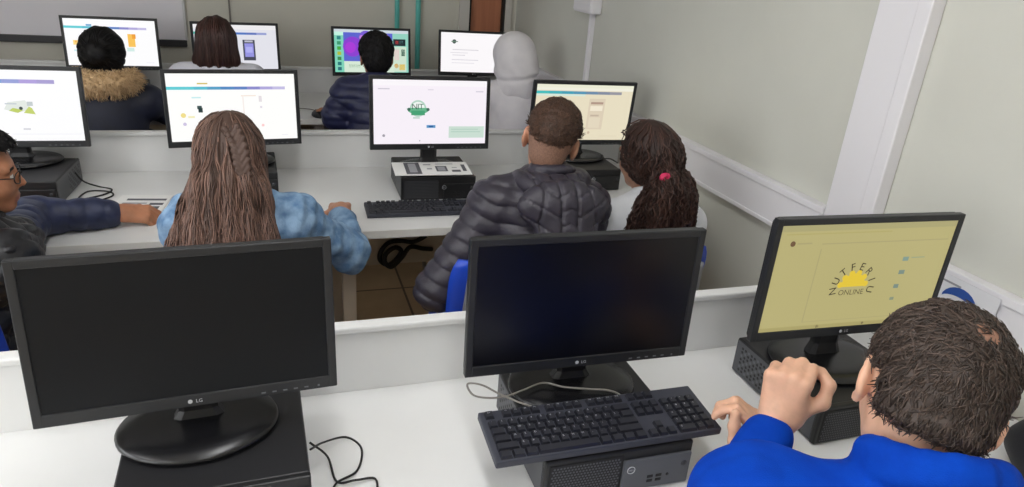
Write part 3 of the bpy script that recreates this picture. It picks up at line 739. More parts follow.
def mouse(c, yaw, lab, m=BLACK):
    o = empty('computer_mouse', c, yaw, lab, 'mouse', 'black computer mice')
    F = Field((-.05, -.07, -.01), (.05, .07, .05), .0035)
    F.ell((0, 0, .008), (.031, .055, .026)); F.fn(lambda x, y, z: z + .0, .004, 'sub')
    V, Q = F.surf(); link('shell', bulk_mesh('shell', V, Q, [m]), o)
    MB().box((-.004, .02, .028), (.004, .038, .033), DGREY, .002).build('scroll_wheel', o)
    return o
mouse((.203, 3.945, T), .2, 'black mouse on the far desk by the navy sleeve')
mouse((.188, 2.345, T), -.1, 'black mouse under the denim girl\'s right hand')
cable('cable', [(.205, 4.0, T + .012), (.21, 4.06, Z), (.17, 4.12, Z), (.10, 4.15, Z), (.05, 4.2, Z)], .0025, CABLE_G, 'thin mouse cable across the far desk')

# black bag at the right edge
F = Field((-.25, -.2, -.02), (.25, .2, .4), .006)
F.ell((0, 0, .10), (.115, .10, .115), k=.03).ell((.0, .02, .05), (.12, .11, .065), k=.05); F.fn(lambda x, y, z: z + .0, .006, 'sub')
F.warp(lambda x, y, z: .004 * np.sin(40 * x + 25 * z) * np.sin(33 * y + 18 * z))
V, Q = F.surf()
bag = tag(link('bag', bulk_mesh('bag', V, Q, [mat('black nylon', (24, 25, 32), .6, bump=.2, bscale=300)]), None, (1.475, .665, T)), 'black rounded bag on the desk at the right edge', 'bag')
MB().tube(spline([(-.05, .01, .190), (-.03, .02, .23), (.03, .02, .23), (.05, .02, .195)], 6), .008, BLACK, 8).build('handle', bag)

# ------------------------------------------------------------------ chairs
def chair_meshes():
    out = {}
    b = MB(); n = 11; rr = []
    def shell(fn, th, nu=14, nv=10):
        top = [[Vector(fn(u / (nu - 1), v / (nv - 1))) for u in range(nu)] for v in range(nv)]
        V = []; Fc = []
        for v in range(nv):
            for u in range(nu):
                a = top[v][min(u + 1, nu - 1)] - top[v][max(u - 1, 0)]; c = top[min(v + 1, nv - 1)][u] - top[max(v - 1, 0)][u]
                V.append((top[v][u], a.cross(c).normalized()))
        A = [p for p, q in V]; B = [p - q * th for p, q in V]; N = nu * nv
        for v in range(nv - 1):
            for u in range(nu - 1):
                i = v * nu + u; Fc += [(i, i + 1, i + nu + 1, i + nu), (N + i, N + i + nu, N + i + nu + 1, N + i + 1)]
        for u in range(nu - 1):
            for v in (0, nv - 1):
                i = v * nu + u; Fc.append((i, N + i, N + i + 1, i + 1) if v == 0 else (i, i + 1, N + i + 1, N + i))
        for v in range(nv - 1):
            for u in (0, nu - 1):
                i = v * nu + u; Fc.append((i, i + nu, N + i + nu, N + i) if u == 0 else (i, N + i, N + i + nu, i + nu))
        return A + B, Fc
    V, Fc = shell(lambda u, v: ((u - .5) * .42 * (1 - .12 * (2 * v - 1) ** 4), (v - .5) * .40, .44 - .018 * math.sin(math.pi * u) * math.sin(math.pi * min(1, v + .1)) - .03 * max(0, v - .8) * 5 * .5), .012)
    out['seat'] = MB().raw(V, Fc, BLUEP, True).mesh('seat')
    V, Fc = shell(lambda u, v: ((u - .5) * .42 * (1 - .10 * max(0, 2 * v - 1) ** 3), -.20 - .05 * v - .045 * math.sin(math.pi * u), .60 + v * .22), .014)
    out['backrest'] = MB().raw(V, Fc, BLUEP, True).mesh('backrest')
    bm = MB()
    for s in (-1, 1): bm.tube(spline([(s * .17, .16, .425), (s * .17, -.12, .425), (s * .17, -.20, .46), (s * .165, -.262, .62), (s * .155, -.285, .78)], 6), .0105, STEEL)
    bm.tube([(-.17, .1, .422), (.17, .1, .422)], .009, STEEL); bm.tube([(-.17, -.12, .422), (.17, -.12, .422)], .009, STEEL)
    bm.box((-.15, -.273, .63), (.15, -.262, .77), mat('grey backrest plate', (176, 180, 188), .5), .004)
    out['frame'] = bm.mesh('frame')
    for nm, sx, y0, y1 in (('fl', -1, .14, .19), ('fr', 1, .14, .19), ('bl', -1, -.12, -.22), ('br', 1, -.12, -.22)):
        out['leg' + nm] = MB().tube([(sx * .17, y0, .42), (sx * .19, y1, .012)], .0105, STEEL).tube([(sx * .19, y1, .0), (sx * .19, y1, .014)], .014, BLACK).mesh('leg')
    return out
CHM = chair_meshes()
def chair(x, y, yaw, lab):
    o = empty('school_chair', (x, y, 0), yaw, lab, 'chair', 'blue plastic school chairs')
    for k in ('seat', 'backrest', 'frame'): link(k, CHM[k], o)
    for k in ('fl', 'fr', 'bl', 'br'): link('leg', CHM['leg' + k], o)
    return o
chair(.665, 1.99, -.05, 'blue plastic chair behind the boy in the dark puffer jacket')
chair(1.10, 1.99, 0, 'blue plastic chair behind the wavy haired girl')
chair(-.885, 1.99, 0, 'blue plastic chair behind the boy with glasses')
chair(-.135, 1.94, 0, 'blue plastic chair under the girl in denim')
chair(.70, .34, -.55, 'blue plastic chair under the man in blue')
chair(-.77, 3.53, 0, 'blue plastic chair under the person with the dark bun')
chair(-.275, 3.53, 0, 'blue plastic chair under the person with straight dark brown hair')
chair(.51, 3.53, 0, 'blue plastic chair under the person in the navy puffer jacket')
chair(1.28, 3.53, 0, 'blue plastic chair under the person in the grey hood')
# ------------------------------------------------------------------ people
def P3(p): return A_((p[0], p[1], p[2] + T))
def rotm(yaw, pitch, roll):
    R = Matrix.Rotation(yaw, 3, 'Z') @ Matrix.Rotation(-pitch, 3, 'X') @ Matrix.Rotation(roll, 3, 'Y')
    return np.array(R, np.float32)
def unit(v): v = A_(v); return v / (np.linalg.norm(v) + 1e-9)

def skin(name, c): return mat('skin ' + name, c, .5, rgb2=tuple(v * .93 for v in c), scale=40, bump=.06, bscale=500, sss=.12, spec=.35)
LIPS = mat('lips', (164, 104, 90), .5); EYEW = mat('eye white', (226, 222, 218), .25); IRIS = mat('dark iris', (40, 26, 20), .2)

def hand(F, w, d, n, side, curls, thumb, s=1.0, k=.007):
    """w wrist, d direction wrist>knuckles, n back-of-hand normal, side +1 right / -1 left; curls: 4 x (a1,a2,a3)"""
    d = unit(d); n = A_(n); n = unit(n - d * (n @ d)); x = np.cross(d, n) * side * -1   # x points to the thumb side
    x = np.cross(n, d) * side
    x = -x if False else x
    L = lambda a, b, c: A_(w) + s * (x * a + d * b + n * c)
    F.cap(L(0, -.015, 0), L(0, .02, 0), .024 * s, .025 * s, .015)
    for a in (-.03, -.012, .008, .026):
        F.cap(L(a * .62, .012, -.002), L(a, .078, 0), .0165 * s, .0115 * s, .012)
    F.cap(L(.022, .018, -.010), L(.030, .045, -.014), .018 * s, .015 * s, .014)
    lens = [(.042, .026, .021), (.047, .030, .022), (.043, .028, .021), (.034, .021, .019)]
    for q, (a, b0) in enumerate(((.028, .084), (.009, .088), (-.011, .085), (-.030, .078))):
        p = L(a, b0, 0); ang = 0; P = [p]; R = [.0105 * s]
        sp = (a) * 1.4 * (1 - min(1, curls[q][0]))
        for j in range(3):
            ang += curls[q][j]
            v = d * math.cos(ang) - n * math.sin(ang) + x * sp * math.cos(ang) * 1.2
            p = p + unit(v) * lens[q][j] * s; P.append(p); R.append((.0095, .0085, .0072)[j] * s * (.9 if q == 3 else 1))
        F.chain(P, R, k * .7)
    # thumb
    p = L(.030, .030, -.012); P = [p]; R = [.0135 * s]
    for j, ln in enumerate((.036, .032, .026)):
        t = thumb[j]; v = x * t[0] + d * t[1] + n * t[2]
        p = p + unit(v) * ln * s; P.append(p); R.append((.0118, .0105, .0088)[j] * s)
    F.chain(P, R, k)

def head(F, c, M, s=1.0):
    L = lambda x, y, z: A_(c) + s * (M @ A_((x, y, z)))
    e = lambda p, r, k=.02, op='add', m=None: F.ell(L(*p), tuple(v * s for v in r), M if m is None else m, k, op)
    e((0, -.014, .034), (.076, .096, .086)); e((0, .022, -.035), (.060, .072, .083), .03); e((0, .064, -.092), (.026, .022, .020), .02)
    for sx in (-1, 1): e((sx * .040, .052, -.030), (.022, .026, .024), .02)
    F.cap(L(-.045, .070, .026), L(.045, .070, .026), .011 * s, .011 * s, .016)
    F.cap(L(0, .085, .012), L(0, .104, -.026), .007 * s, .0105 * s, .010)
    for sx in (-1, 1):
        F.cap(L(sx * .010, .092, -.029), L(sx * .011, .088, -.030), .0075 * s, .007 * s, .008)
        e((sx * .032, .094, .006), (.017, .014, .011), .012, 'sub'); e((sx * .032, .074, .005), (.0135, .0135, .012), .004)
    e((0, .086, -.060), (.024, .011, .0062), .008); e((0, .084, -.071), (.021, .011, .0068), .008)
    for sx in (-1, 1):
        F.ell(L(sx * .080, -.014, -.004), (.009 * s, .020 * s, .033 * s), M @ rotm(sx * .42, .18, sx * .12), .008)
        F.ell(L(sx * .079, -.006, -.034), (.007 * s, .010 * s, .010 * s), M, .006)
        F.ell(L(sx * .0905, -.010, .0), (.006 * s, .011 * s, .018 * s), M, .006, 'sub')

def figure(label, sp, group=None):
    """one seated person: continuous body mesh, clothes and hair as children"""
    H = sp['h']; hs = sp.get('hs', 1.0); c = P3(sp['head']); M = rotm(*sp['hrot'])
    nb = P3(sp['neck']); sh = [P3(sp['shL']), P3(sp['shR'])]; el = [P3(sp['elL']), P3(sp['elR'])]; wr = [P3(sp['wrL']), P3(sp['wrR'])]
    pv = P3(sp['pelvis']); g = sp.get('girth', 1.0); yaw = sp['yaw']
    f2 = A_((-math.sin(yaw), math.cos(yaw), 0)); r2 = A_((math.cos(yaw), math.sin(yaw), 0)); ms = (sh[0] + sh[1]) / 2
    B = rotm(yaw, sp.get('lean', .12), 0)
    kn = [pv - r2 * .10 + f2 * .40 + A_((0, 0, .04)), pv + r2 * .10 + f2 * .40 + A_((0, 0, .04))]
    an = [A_((k[0] + f2[0] * (-.02), k[1] + f2[1] * (-.02), .085)) for k in kn]
    hips = [pv - r2 * .09, pv + r2 * .09]
    ch = ms * .62 + pv * .38; be = ms * .25 + pv * .75; shw = float(np.linalg.norm(sh[1] - sh[0])) / 2
    ori = A_((pv[0], pv[1], 0))
    def torso(F, o, k=.05):
        F.ell(ch + A_((0, 0, .03)), ((shw * .88 + o) * 1, .100 * g + o, .175 + o), B, k)
        F.ell(be, (.140 * g + o, .098 * g + o, .15 + o), B, k)
        F.ell(pv, (.155 * g + o, .115 * g + o, .105 + o), B, k)
        F.cap(sh[0], sh[1], .048 + o, .048 + o, k); F.cap(nb - A_((0, 0, .03)), ms, .055 + o, .06 + o, k)
        for q in (0, 1): F.cap(nb - A_((0, 0, .035)), sh[q], .032 + o, .040 + o, k)
    def arms(F, o, k=.03, stop=.0, disp=None, o2=None):
        o2 = o if o2 is None else o2
        for q in (0, 1):
            F.cap(sh[q], el[q], .050 * g + o, .038 * g + o, k, disp=disp)
            w = wr[q] + unit(el[q] - wr[q]) * stop
            F.cap(el[q], w, .038 * g + o, .026 + o2, k, disp=disp)
    def legs(F, o, k=.03):
        for q in (0, 1): F.cap(hips[q], kn[q], .078 * g + o, .054 + o, k); F.cap(kn[q], an[q], .052 + o, .034 + o, k)
    # body
    pts = np.stack([c + A_((0, 0, .2)), *sh, *el, *wr, pv, *kn, *an])
    hd = [sp.get('handL'), sp.get('handR')]
    lo = pts.min(0) - .16; hi = pts.max(0) + .16
    for q in (0, 1):
        if hd[q]: e = wr[q] + unit(hd[q][0]) * .2; lo = np.minimum(lo, e - .03); hi = np.maximum(hi, e + .03)
    lo[2] = -.02; hi[2] = c[2] + .19
    F = Field(lo, hi, H)
    torso(F, 0); arms(F, 0); legs(F, 0)
    F.cap(nb - A_((0, 0, .04)), c + hs * (M @ A_((0, -.022, -.055))), .054 * hs, .050 * hs, .03)
    head(F, c, M, hs)
    for q in (0, 1):
        hnd = hd[q]; fk = unit(wr[q] - el[q])
        if hnd: hand(F, wr[q], hnd[0], hnd[1], 1 if q else -1, hnd[2], hnd[3], sp.get('hands', .95))
        else: hand(F, wr[q], fk, (0, 0, 1), 1 if q else -1, [(.35, .4, .3)] * 4, [(.7, .6, -.4), (.4, .8, -.4), (.1, .9, -.4)], sp.get('hands', .95))
        F.ell(an[q] + f2 * .07 - A_((0, 0, .05)), (.036, .115, .032), rotm(yaw, 0, 0), .03)
    V, Q = F.surf()
    ql = ((V[Q].mean(1) - c) @ M) / hs
    ax = np.abs(ql[:, 0]); mi = np.zeros(len(Q), int); fr = (ql[:, 1] > .06) & (ql[:, 1] < .125) & (np.abs(ql[:, 2]) < .12)
    mi[fr & (ax < .023) & (ql[:, 2] < -.056) & (ql[:, 2] > -.077)] = 1
    ey = fr & (np.abs(ax - .032) < .012) & (np.abs(ql[:, 2] - .005) < .0065); mi[ey] = 2; mi[ey & (np.abs(ax - .032) < .0055)] = 3
    mi[fr & (ax > .013) & (ax < .050) & (ql[:, 2] > .021) & (ql[:, 2] < .030)] = 4
    root = to_obj('person', V, Q, [sp['skin'], LIPS, EYEW, IRIS, sp['hairm'][0]], None, ori, mi)
    tag(root, label, 'person', group)
    C = dict(root=root, ori=ori, c=c, M=M, hs=hs, nb=nb, sh=sh, el=el, wr=wr, pv=pv, f2=f2, r2=r2, ms=ms, B=B, F=F, torso=torso, arms=arms, legs=legs, ch=ch, be=be, kn=kn, an=an, yaw=yaw)
    # trousers and shoes
    tl = np.minimum(pts[6:].min(0), pv) - .16; th = np.maximum(pts[7:].max(0), pv) + .16
    tl = np.stack([pv, *kn, *an]).min(0) - .16; th = np.stack([pv, *kn, *an]).max(0) + .16; tl[2] = .03
    Ft = Field(tl, th, .008); legs(Ft, .012); Ft.ell(pv, (.165 * g, .125 * g, .11), B, .04); Ft.fn(lambda x, y, z: z - .06, .004, 'sub') if False else None
    Ft.warp(lambda x, y, z: .003 * np.sin(60 * z + 20 * x) * np.sin(35 * y))
    V, Q = Ft.surf(); to_obj('trousers', V, Q, [sp.get('trousers', mat('dark denim', (48, 54, 72), .8, rgb2=(40, 45, 62), scale=60))], root, ori)
    for q in (0, 1):
        fc = an[q] + f2 * .06; Fs = Field(fc - A_((.2, .2, .1)), fc + A_((.2, .2, .12)), .007); Fs.lo[2] = -.003; Fs = Field((fc[0] - .2, fc[1] - .2, -.02), (fc[0] + .2, fc[1] + .2, .16), .007)
        Fs.ell((fc[0], fc[1], .035), (.046, .14, .042), rotm(yaw, 0, 0), .03); Fs.cap(an[q] - A_((0, 0, .04)), an[q] + A_((0, 0, .01)), .046, .045, .03); Fs.fn(lambda x, y, z: z - .001, .004, 'sub')
        V, Q = Fs.surf(); to_obj('shoe', V, Q, [sp.get('shoes', mat('dark shoe', (36, 36, 40), .6))], root, ori)
    return C

def cloth(C, name, m, off, h=.006, disp=None, stop=.02, o2=None, extra=None, warp=None, collar=None, cut=None):
    pts = np.stack([*C['sh'], *C['el'], *C['wr'], C['pv'], C['nb']]); lo = pts.min(0) - .2; hi = pts.max(0) + .2; lo[2] = C['pv'][2] - .13; hi[2] = max(C['nb'][2] + .12, pts[:, 2].max() + .08)
    F = Field(lo, hi, h)
    C['torso'](F, off); C['arms'](F, off, disp=disp, stop=stop, o2=o2)
    if collar:
        r, z0, z1, t = collar; nb = C['nb']; M = C['M']
        ax = unit(C['c'] - nb) * .7 + A_((0, 0, .3))
        u = C['r2']; v = unit(np.cross(ax, u)) * -1; v = unit(np.cross(unit(ax), u))
        for z in (z0, z1):
            ring = [nb + unit(ax) * z + (u * math.cos(a) * r + v * math.sin(a) * r * 1.05) - (0 if z == z0 else 0) for a in np.linspace(0, 2 * math.pi, 17)]
            F.chain(ring, [t] * 17, .012)
    if extra: extra(F)
    if warp: F.warp(warp)
    if cut: cut(F)
    V, Q = F.surf()
    return to_obj(name, V, Q, [m] if not isinstance(m, list) else m, C['root'], C['ori']), F

def skull(F, C, off, k=.02):
    c, M, s = C['c'], C['M'], C['hs']
    F.ell(c + s * (M @ A_((0, -.014, .034))), ((.076 + off) * s, (.096 + off) * s, (.086 + off) * s), M, k)

def loc(C, p): return C['c'] + C['hs'] * (C['M'] @ A_(p))
def local(C, x, y, z):
    c, M, s = C['c'], C['M'], C['hs']; x = x - c[0]; y = y - c[1]; z = z - c[2]
    return [(x * M[0, i] + y * M[1, i] + z * M[2, i]) / s for i in range(3)]

def short_hair(C, off, mats, nape=-.062, seed=1, n=2600, ln=.026, r=.0016, top=.004, temple=.035, whorl=(0.005, -.06, .10), front=.045, side=.045, bald=0.0, scalp=None, lift=.0022):
    rng = np.random.default_rng(seed); c, s = C['c'], C['hs']
    F = Field(c - .17, c + .17, .0035)
    skull(F, C, off); F.ell(loc(C, (0, .005, .055)), ((.070 + off + top) * s, (.085 + off + top) * s, (.070 + off + top) * s), C['M'], .02)
    F.ell(loc(C, (0, -.062, -.03)), ((.056 + off * .6) * s, (.042 + off * .6) * s, .05 * s), C['M'], .03)
    def keep(x, y, z):
        a, b, d = local(C, x, y, z)
        face = np.maximum(b - .062 + .35 * np.maximum(-d + .02, 0), d - .078) * 0 + (-(np.maximum(-(b - .055 - .0 * d), d - .085)))
        m1 = np.minimum(b - front, .085 - d)                       # in front of the hairline and under the fringe
        m2 = np.minimum(b + side, temple - .02 - d)   # below the temples, around the ears
        m3 = (nape + .30 * np.maximum(b + .06, 0) + .35 * np.maximum(np.abs(a) - .035, 0)) - d   # below the nape line
        return -np.maximum(np.maximum(m1, m2), m3) * s
    F.fn(keep, .004, 'sub')
    F.warp(lambda x, y, z: .0018 * np.sin(150 * x + 60 * z) * np.sin(140 * y + 90 * z))
    V, Q = F.surf(); ob = to_obj('hair', V, Q, mats + ([scalp] if scalp else []), C['root'], C['ori'], np.where(np.linalg.norm(V[Q].mean(1) - loc(C, whorl), axis=1) < bald, len(mats), np.minimum(1, len(mats) - 1)))
    w = loc(C, whorl); q = V[rng.integers(0, len(V), n)]; q = q[np.linalg.norm(q - w, axis=1) > bald * rng.uniform(.4, 1.3, n)]; n = len(q); G = F.grad(q)
    D = q - w; D = D + rng.normal(0, .035, D.shape); D /= np.linalg.norm(D, axis=1, keepdims=True) + 1e-6
    steps = 3; S = []; p = q
    D = D - G * np.sum(D * G, 1, keepdims=True); D /= np.linalg.norm(D, axis=1, keepdims=True) + 1e-6
    lnv = ln * rng.uniform(.5, 1.2, (n, 1))
    for j in range(steps + 1): S.append(p + G * (.0002 + lift * math.sin(j / steps * 2.2))); p = p + D * lnv / steps - G * lnv * .05
    strand_mesh('hair_tufts', np.stack(S, 1), r, r * .25, mats, rng, C['root'], C['ori'])
    return F

def long_hair(C, name, F, mats, n, steps, step, grav, r, seed, crown=(0, -.03, .12), zmin=.02, jit=.12, wig=0., wl=.05, off=.001, back_only=None):
    rng = np.random.default_rng(seed)
    V, Q = F.surf(); ob = to_obj(name, V, Q, [mats[0]], C['root'], C['ori'])
    lq = ((V - C['c']) @ C['M']) / C['hs']; ok = (lq[:, 2] > zmin) & (lq[:, 1] < .07)
    if back_only is not None: ok &= lq[:, 1] < back_only
    cand = V[ok]; p = cand[rng.integers(0, len(cand), n)]
    D = p - loc(C, crown)
    S = grow(F, p, D, steps, step, off, A_(grav), rng, jit, wig, wl)
    strand_mesh(name.replace('hair', 'hair_strands') if name == 'hair' else name + '_strands', S, r, r * .5, mats, rng, C['root'], C['ori'])
    return ob

def hm(name, base): return [mat('hair %s %d' % (name, k), tuple(min(255, v * f) for v in base), (.62 if name == 'black' else .45), spec=.35) for k, f in enumerate((.8, 1.0, 1.25))]
H_P9 = hm('dark grey brown', (66, 55, 49)); H_P7 = hm('chestnut brown', (80, 59, 48)); H_P6 = hm('light brown', (104, 80, 70)); H_P8 = hm('dark brown', (68, 48, 42)); H_P2 = hm('deep brown', (64, 42, 38)); H_BK = hm('black', (19, 17, 19))

REL = [(.7, .6, -.4), (.4, .8, -.4), (.1, .9, -.4)]

# --- man in the blue sweater, front right
if 1:
    C = figure('man in a blue sweater with short dark hair, hands raised before the yellow screen', dict(h=.0045, hs=.93, head=(.755, .518, .422), hrot=(-.70, .50, .18), neck=(.70, .435, .345), shL=(.54, .535, .275), shR=(.83, .325, .290),
        elL=(.585, .665, .035), elR=(1.0, .585, .045), wrL=(.78, .765, .197), wrR=(.806, .836, .055), pelvis=(.66, .27, -.19), yaw=-.6, lean=.30, girth=1.1, skin=skin('man', (224, 176, 148)), hairm=H_P9, hands=1.0,
        handL=((.10, .08, .99), (-.66, -.55, .40), [(1.25, 1.5, .9), (1.3, 1.55, .9), (1.35, 1.5, .9), (1.4, 1.5, .9)], [(.75, .6, -.3), (.05, .85, -.45), (-.65, .55, -.45)]),
        handR=((.0, .10, 1.0), (.60, -.62, .1), [(.85, 1.1, .6), (.95, 1.2, .7), (1.05, 1.25, .8), (1.15, 1.25, .8)], [(.55, .75, -.30), (.05, 1.0, -.15), (-.05, 1.0, -.05)])))
    SW_ = mat('royal blue knit', (0, 62, 172), .9, rgb2=(0, 54, 158), scale=25, bump=.25, bscale=700, spec=.15)
    cloth(C, 'sweater', SW_, .016, .006, stop=.03, o2=.014, collar=(.066, .020, .038, .013), warp=lambda x, y, z: .0045 * np.sin(38 * x + 22 * z + 10 * y) * np.sin(30 * y - 26 * z) + .0035 * np.abs(np.sin(34 * (x + .6 * y) - 40 * z + 1.5 * np.sin(20 * y))) ** .7)
    F = short_hair(C, .007, H_P9, nape=-.048, seed=9, n=6500, ln=.017, r=.0014, whorl=(.012, -.075, .090), top=.002, side=.055, bald=.020, scalp=mat('thinning crown', (158, 118, 98), .6), lift=.003)

# --- boy in the dark puffer jacket
if 1:
    C = figure('boy with short brown hair and dark grey hooded puffer jacket seen from behind', dict(h=.005, head=(.808, 1.97, .374), hrot=(-.45, .04, .18), hs=1.0, neck=(.795, 1.93, .275), shL=(.625, 1.93, .185), shR=(.915, 1.90, .175),
        elL=(.435, 1.88, -.075), elR=(.965, 1.93, -.08), wrL=(.53, 2.10, -.13), wrR=(.93, 2.18, -.12), pelvis=(.71, 1.87, -.20), yaw=-.12, lean=.10, skin=skin('boy', (196, 146, 120)), hairm=H_P7,
        trousers=mat('pale grey denim', (128, 132, 140), .8, rgb2=(112, 116, 126), scale=50)))
    PJ = mat('dark grey nylon', (58, 54, 64), .42, bump=.3, bscale=90, rgb2=(50, 47, 56), scale=30, spec=.45)
    def wj(x, y, z):
        u = z + .38 * np.minimum(x - .60, 0) - .38 * np.maximum(x - .97, 0) + .05 * (x - .8)
        return .010 * (np.abs(np.sin(np.pi * u / .052)) ** .45 - .75) + .0012 * np.sin(120 * x + 40 * z) * np.sin(80 * z + 50 * y)
    jk, _ = cloth(C, 'puffer_jacket', PJ, .026, .0045, stop=.03, o2=.026, collar=(.066, -.010, .010, .017), warp=wj)
    c0 = A_((.782, 1.762, T + .200)); F = Field(c0 - .24, c0 + .24, .005)
    Bh = rotm(-.12, .18, 0)
    F.ell(c0 + A_((0, 0, .03)), (.140, .058, .080), Bh, .04).ell(c0 + A_((.005, -.032, -.05)), (.096, .050, .070), Bh, .03).ell(c0 + A_((.010, -.036, -.100)), (.048, .034, .040), Bh, .04)
    rg = [A_((.795, 1.93, T + .262)) + A_((math.cos(a) * .094, math.sin(a) * .100 - .01, .010 * math.sin(-a))) for a in np.linspace(-3.5, .35, 16)]
    F.chain(rg, [.026] * 16, .03)
    def wh(x, y, z):
        u = x - c0[0]; v = z - c0[2]
        au = np.abs(u)
        return -.007 * np.exp(-((au - .024) / .0045) ** 2) - .006 * np.exp(-((au - .024 - .06 * (1 - 3 * np.abs(v))) / .004) ** 2) - .006 * np.exp(-(np.sin(np.pi * (v + .5 * au) / .042) / .16) ** 2) * (au < .024) - .006 * np.exp(-(np.sin(np.pi * (v - .5 * au) / .055) / .16) ** 2) * (au >= .024)
    F.warp(wh); V, Q = F.surf(); to_obj('hood', V, Q, [PJ], C['root'], C['ori'])
    short_hair(C, .006, H_P7, nape=.012, seed=7, n=3600, ln=.018, r=.0015, top=.003, temple=.060, whorl=(.012, -.085, .07), side=.06)
    Ff = Field(C['c'] - .17, C['c'] + .17, .004); skull(Ff, C, .0032); Ff.ell(loc(C, (0, -.062, -.032)), (.056, .043, .05), C['M'], .03)
    def nk(x, y, z):
        a, b, d = local(C, x, y, z); return -np.maximum(np.maximum(np.minimum(b + .045, .05 - d + 9), -.075 + .3 * np.maximum(np.abs(a) - .03, 0) - d), d - .05)
    Ff.fn(nk, .004, 'sub'); V, Q = Ff.surf(); to_obj('faded_nape_hair', V, Q, [mat('short faded hair', (150, 113, 94), .7, rgb2=(120, 89, 73), scale=260)], C['root'], C['ori'])

# --- girl with wavy dark ponytail
if 1:
    C = figure('girl with long wavy dark hair held by a pink tie, in a white top', dict(h=.005, head=(1.165, 1.99, .308), hrot=(.28, .12, -.05), hs=.97, neck=(1.185, 1.935, .195), shL=(1.05, 1.95, .095), shR=(1.325, 1.93, .085),
        elL=(1.055, 2.03, -.10), elR=(1.36, 1.99, -.10), wrL=(1.08, 2.16, -.12), wrR=(1.22, 2.12, -.13), pelvis=(1.13, 1.87, -.20), yaw=.05, lean=.12, skin=skin('girl', (204, 154, 130)), hairm=H_P8))
    cloth(C, 'white_top', mat('white cotton', (222, 224, 228), .8, bump=.2, bscale=120), .016, .006, stop=.02, o2=.016, collar=(.056, .0, .015, .012), warp=lambda x, y, z: .004 * np.sin(36 * x + 18 * z) * np.sin(30 * y - 24 * z))
    c0 = C['c']; F = Field(c0 - A_((.25, .25, .42)), c0 + A_((.25, .25, .2)), .005)
    skull(F, C, .012); F.ell(loc(C, (0, -.05, .0)), (.082, .075, .09), C['M'], .03)
    tie = loc(C, (-.022, -.125, -.04))
    F.cap(loc(C, (.0, -.09, .0)), tie, .05, .030, .03)
    pt = spline([tuple(tie), tuple(tie + A_((.005, -.03, -.05))), tuple(tie + A_((.0, -.02, -.12))), tuple(tie + A_((-.005, -.012, -.20))), tuple(tie + A_((-.005, -.02, -.29)))], 3)
    for i in range(len(pt) - 1):
        t = i / len(pt); F.cap(A_(pt[i]) - A_((.062 * t + .014, 0, 0)), A_(pt[i + 1]) - A_((.062 * t + .014, 0, 0)), .032 + .022 * math.sin(min(1, t * 2) * 1.5), .034 + .022 * math.sin(min(1, t * 2) * 1.5), .02); F.cap(A_(pt[i]) + A_((.062 * t + .014, 0, 0)), A_(pt[i + 1]) + A_((.062 * t + .014, 0, 0)), .030 + .02 * math.sin(min(1, t * 2) * 1.5), .032 + .02 * math.sin(min(1, t * 2) * 1.5), .02)
    def fc(x, y, z):
        a, b, d = local(C, x, y, z); return np.minimum(b - .030 + .0 * d, .088 - d)
    F.fn(lambda x, y, z: -fc(x, y, z) * 1.0 if False else -np.minimum(fc(x, y, z), 9), .006, 'sub') if False else F.fn(lambda x, y, z: -fc(x, y, z), .006, 'sub')
    F.warp(lambda x, y, z: .004 * np.sin(95 * x + 30 * np.sin(26 * z) ) * np.clip((c0[2] + .08 - z) * 12, .3, 1))
    long_hair(C, 'hair', F, H_P8, 1300, 16, .02, (0, 0, -.5), .0026, 8, zmin=-.35, jit=.10, wig=.012, wl=.07, back_only=.0)
    tb = tie + A_((-.034, -.046, .008)); F = Field(tb - .05, tb + .05, .003)
    for a in range(8): F.ell(tb + A_((.012 * math.cos(a * .785), .002, .008 * math.sin(a * .785))), (.008, .010, .008), None, .006)
    V, Q = F.surf(); o = to_obj('hair_tie', V, Q, [mat('pink hair tie', (206, 44, 92), .6)], C['root'], C['ori']); o['label'] = 'pink hair tie'

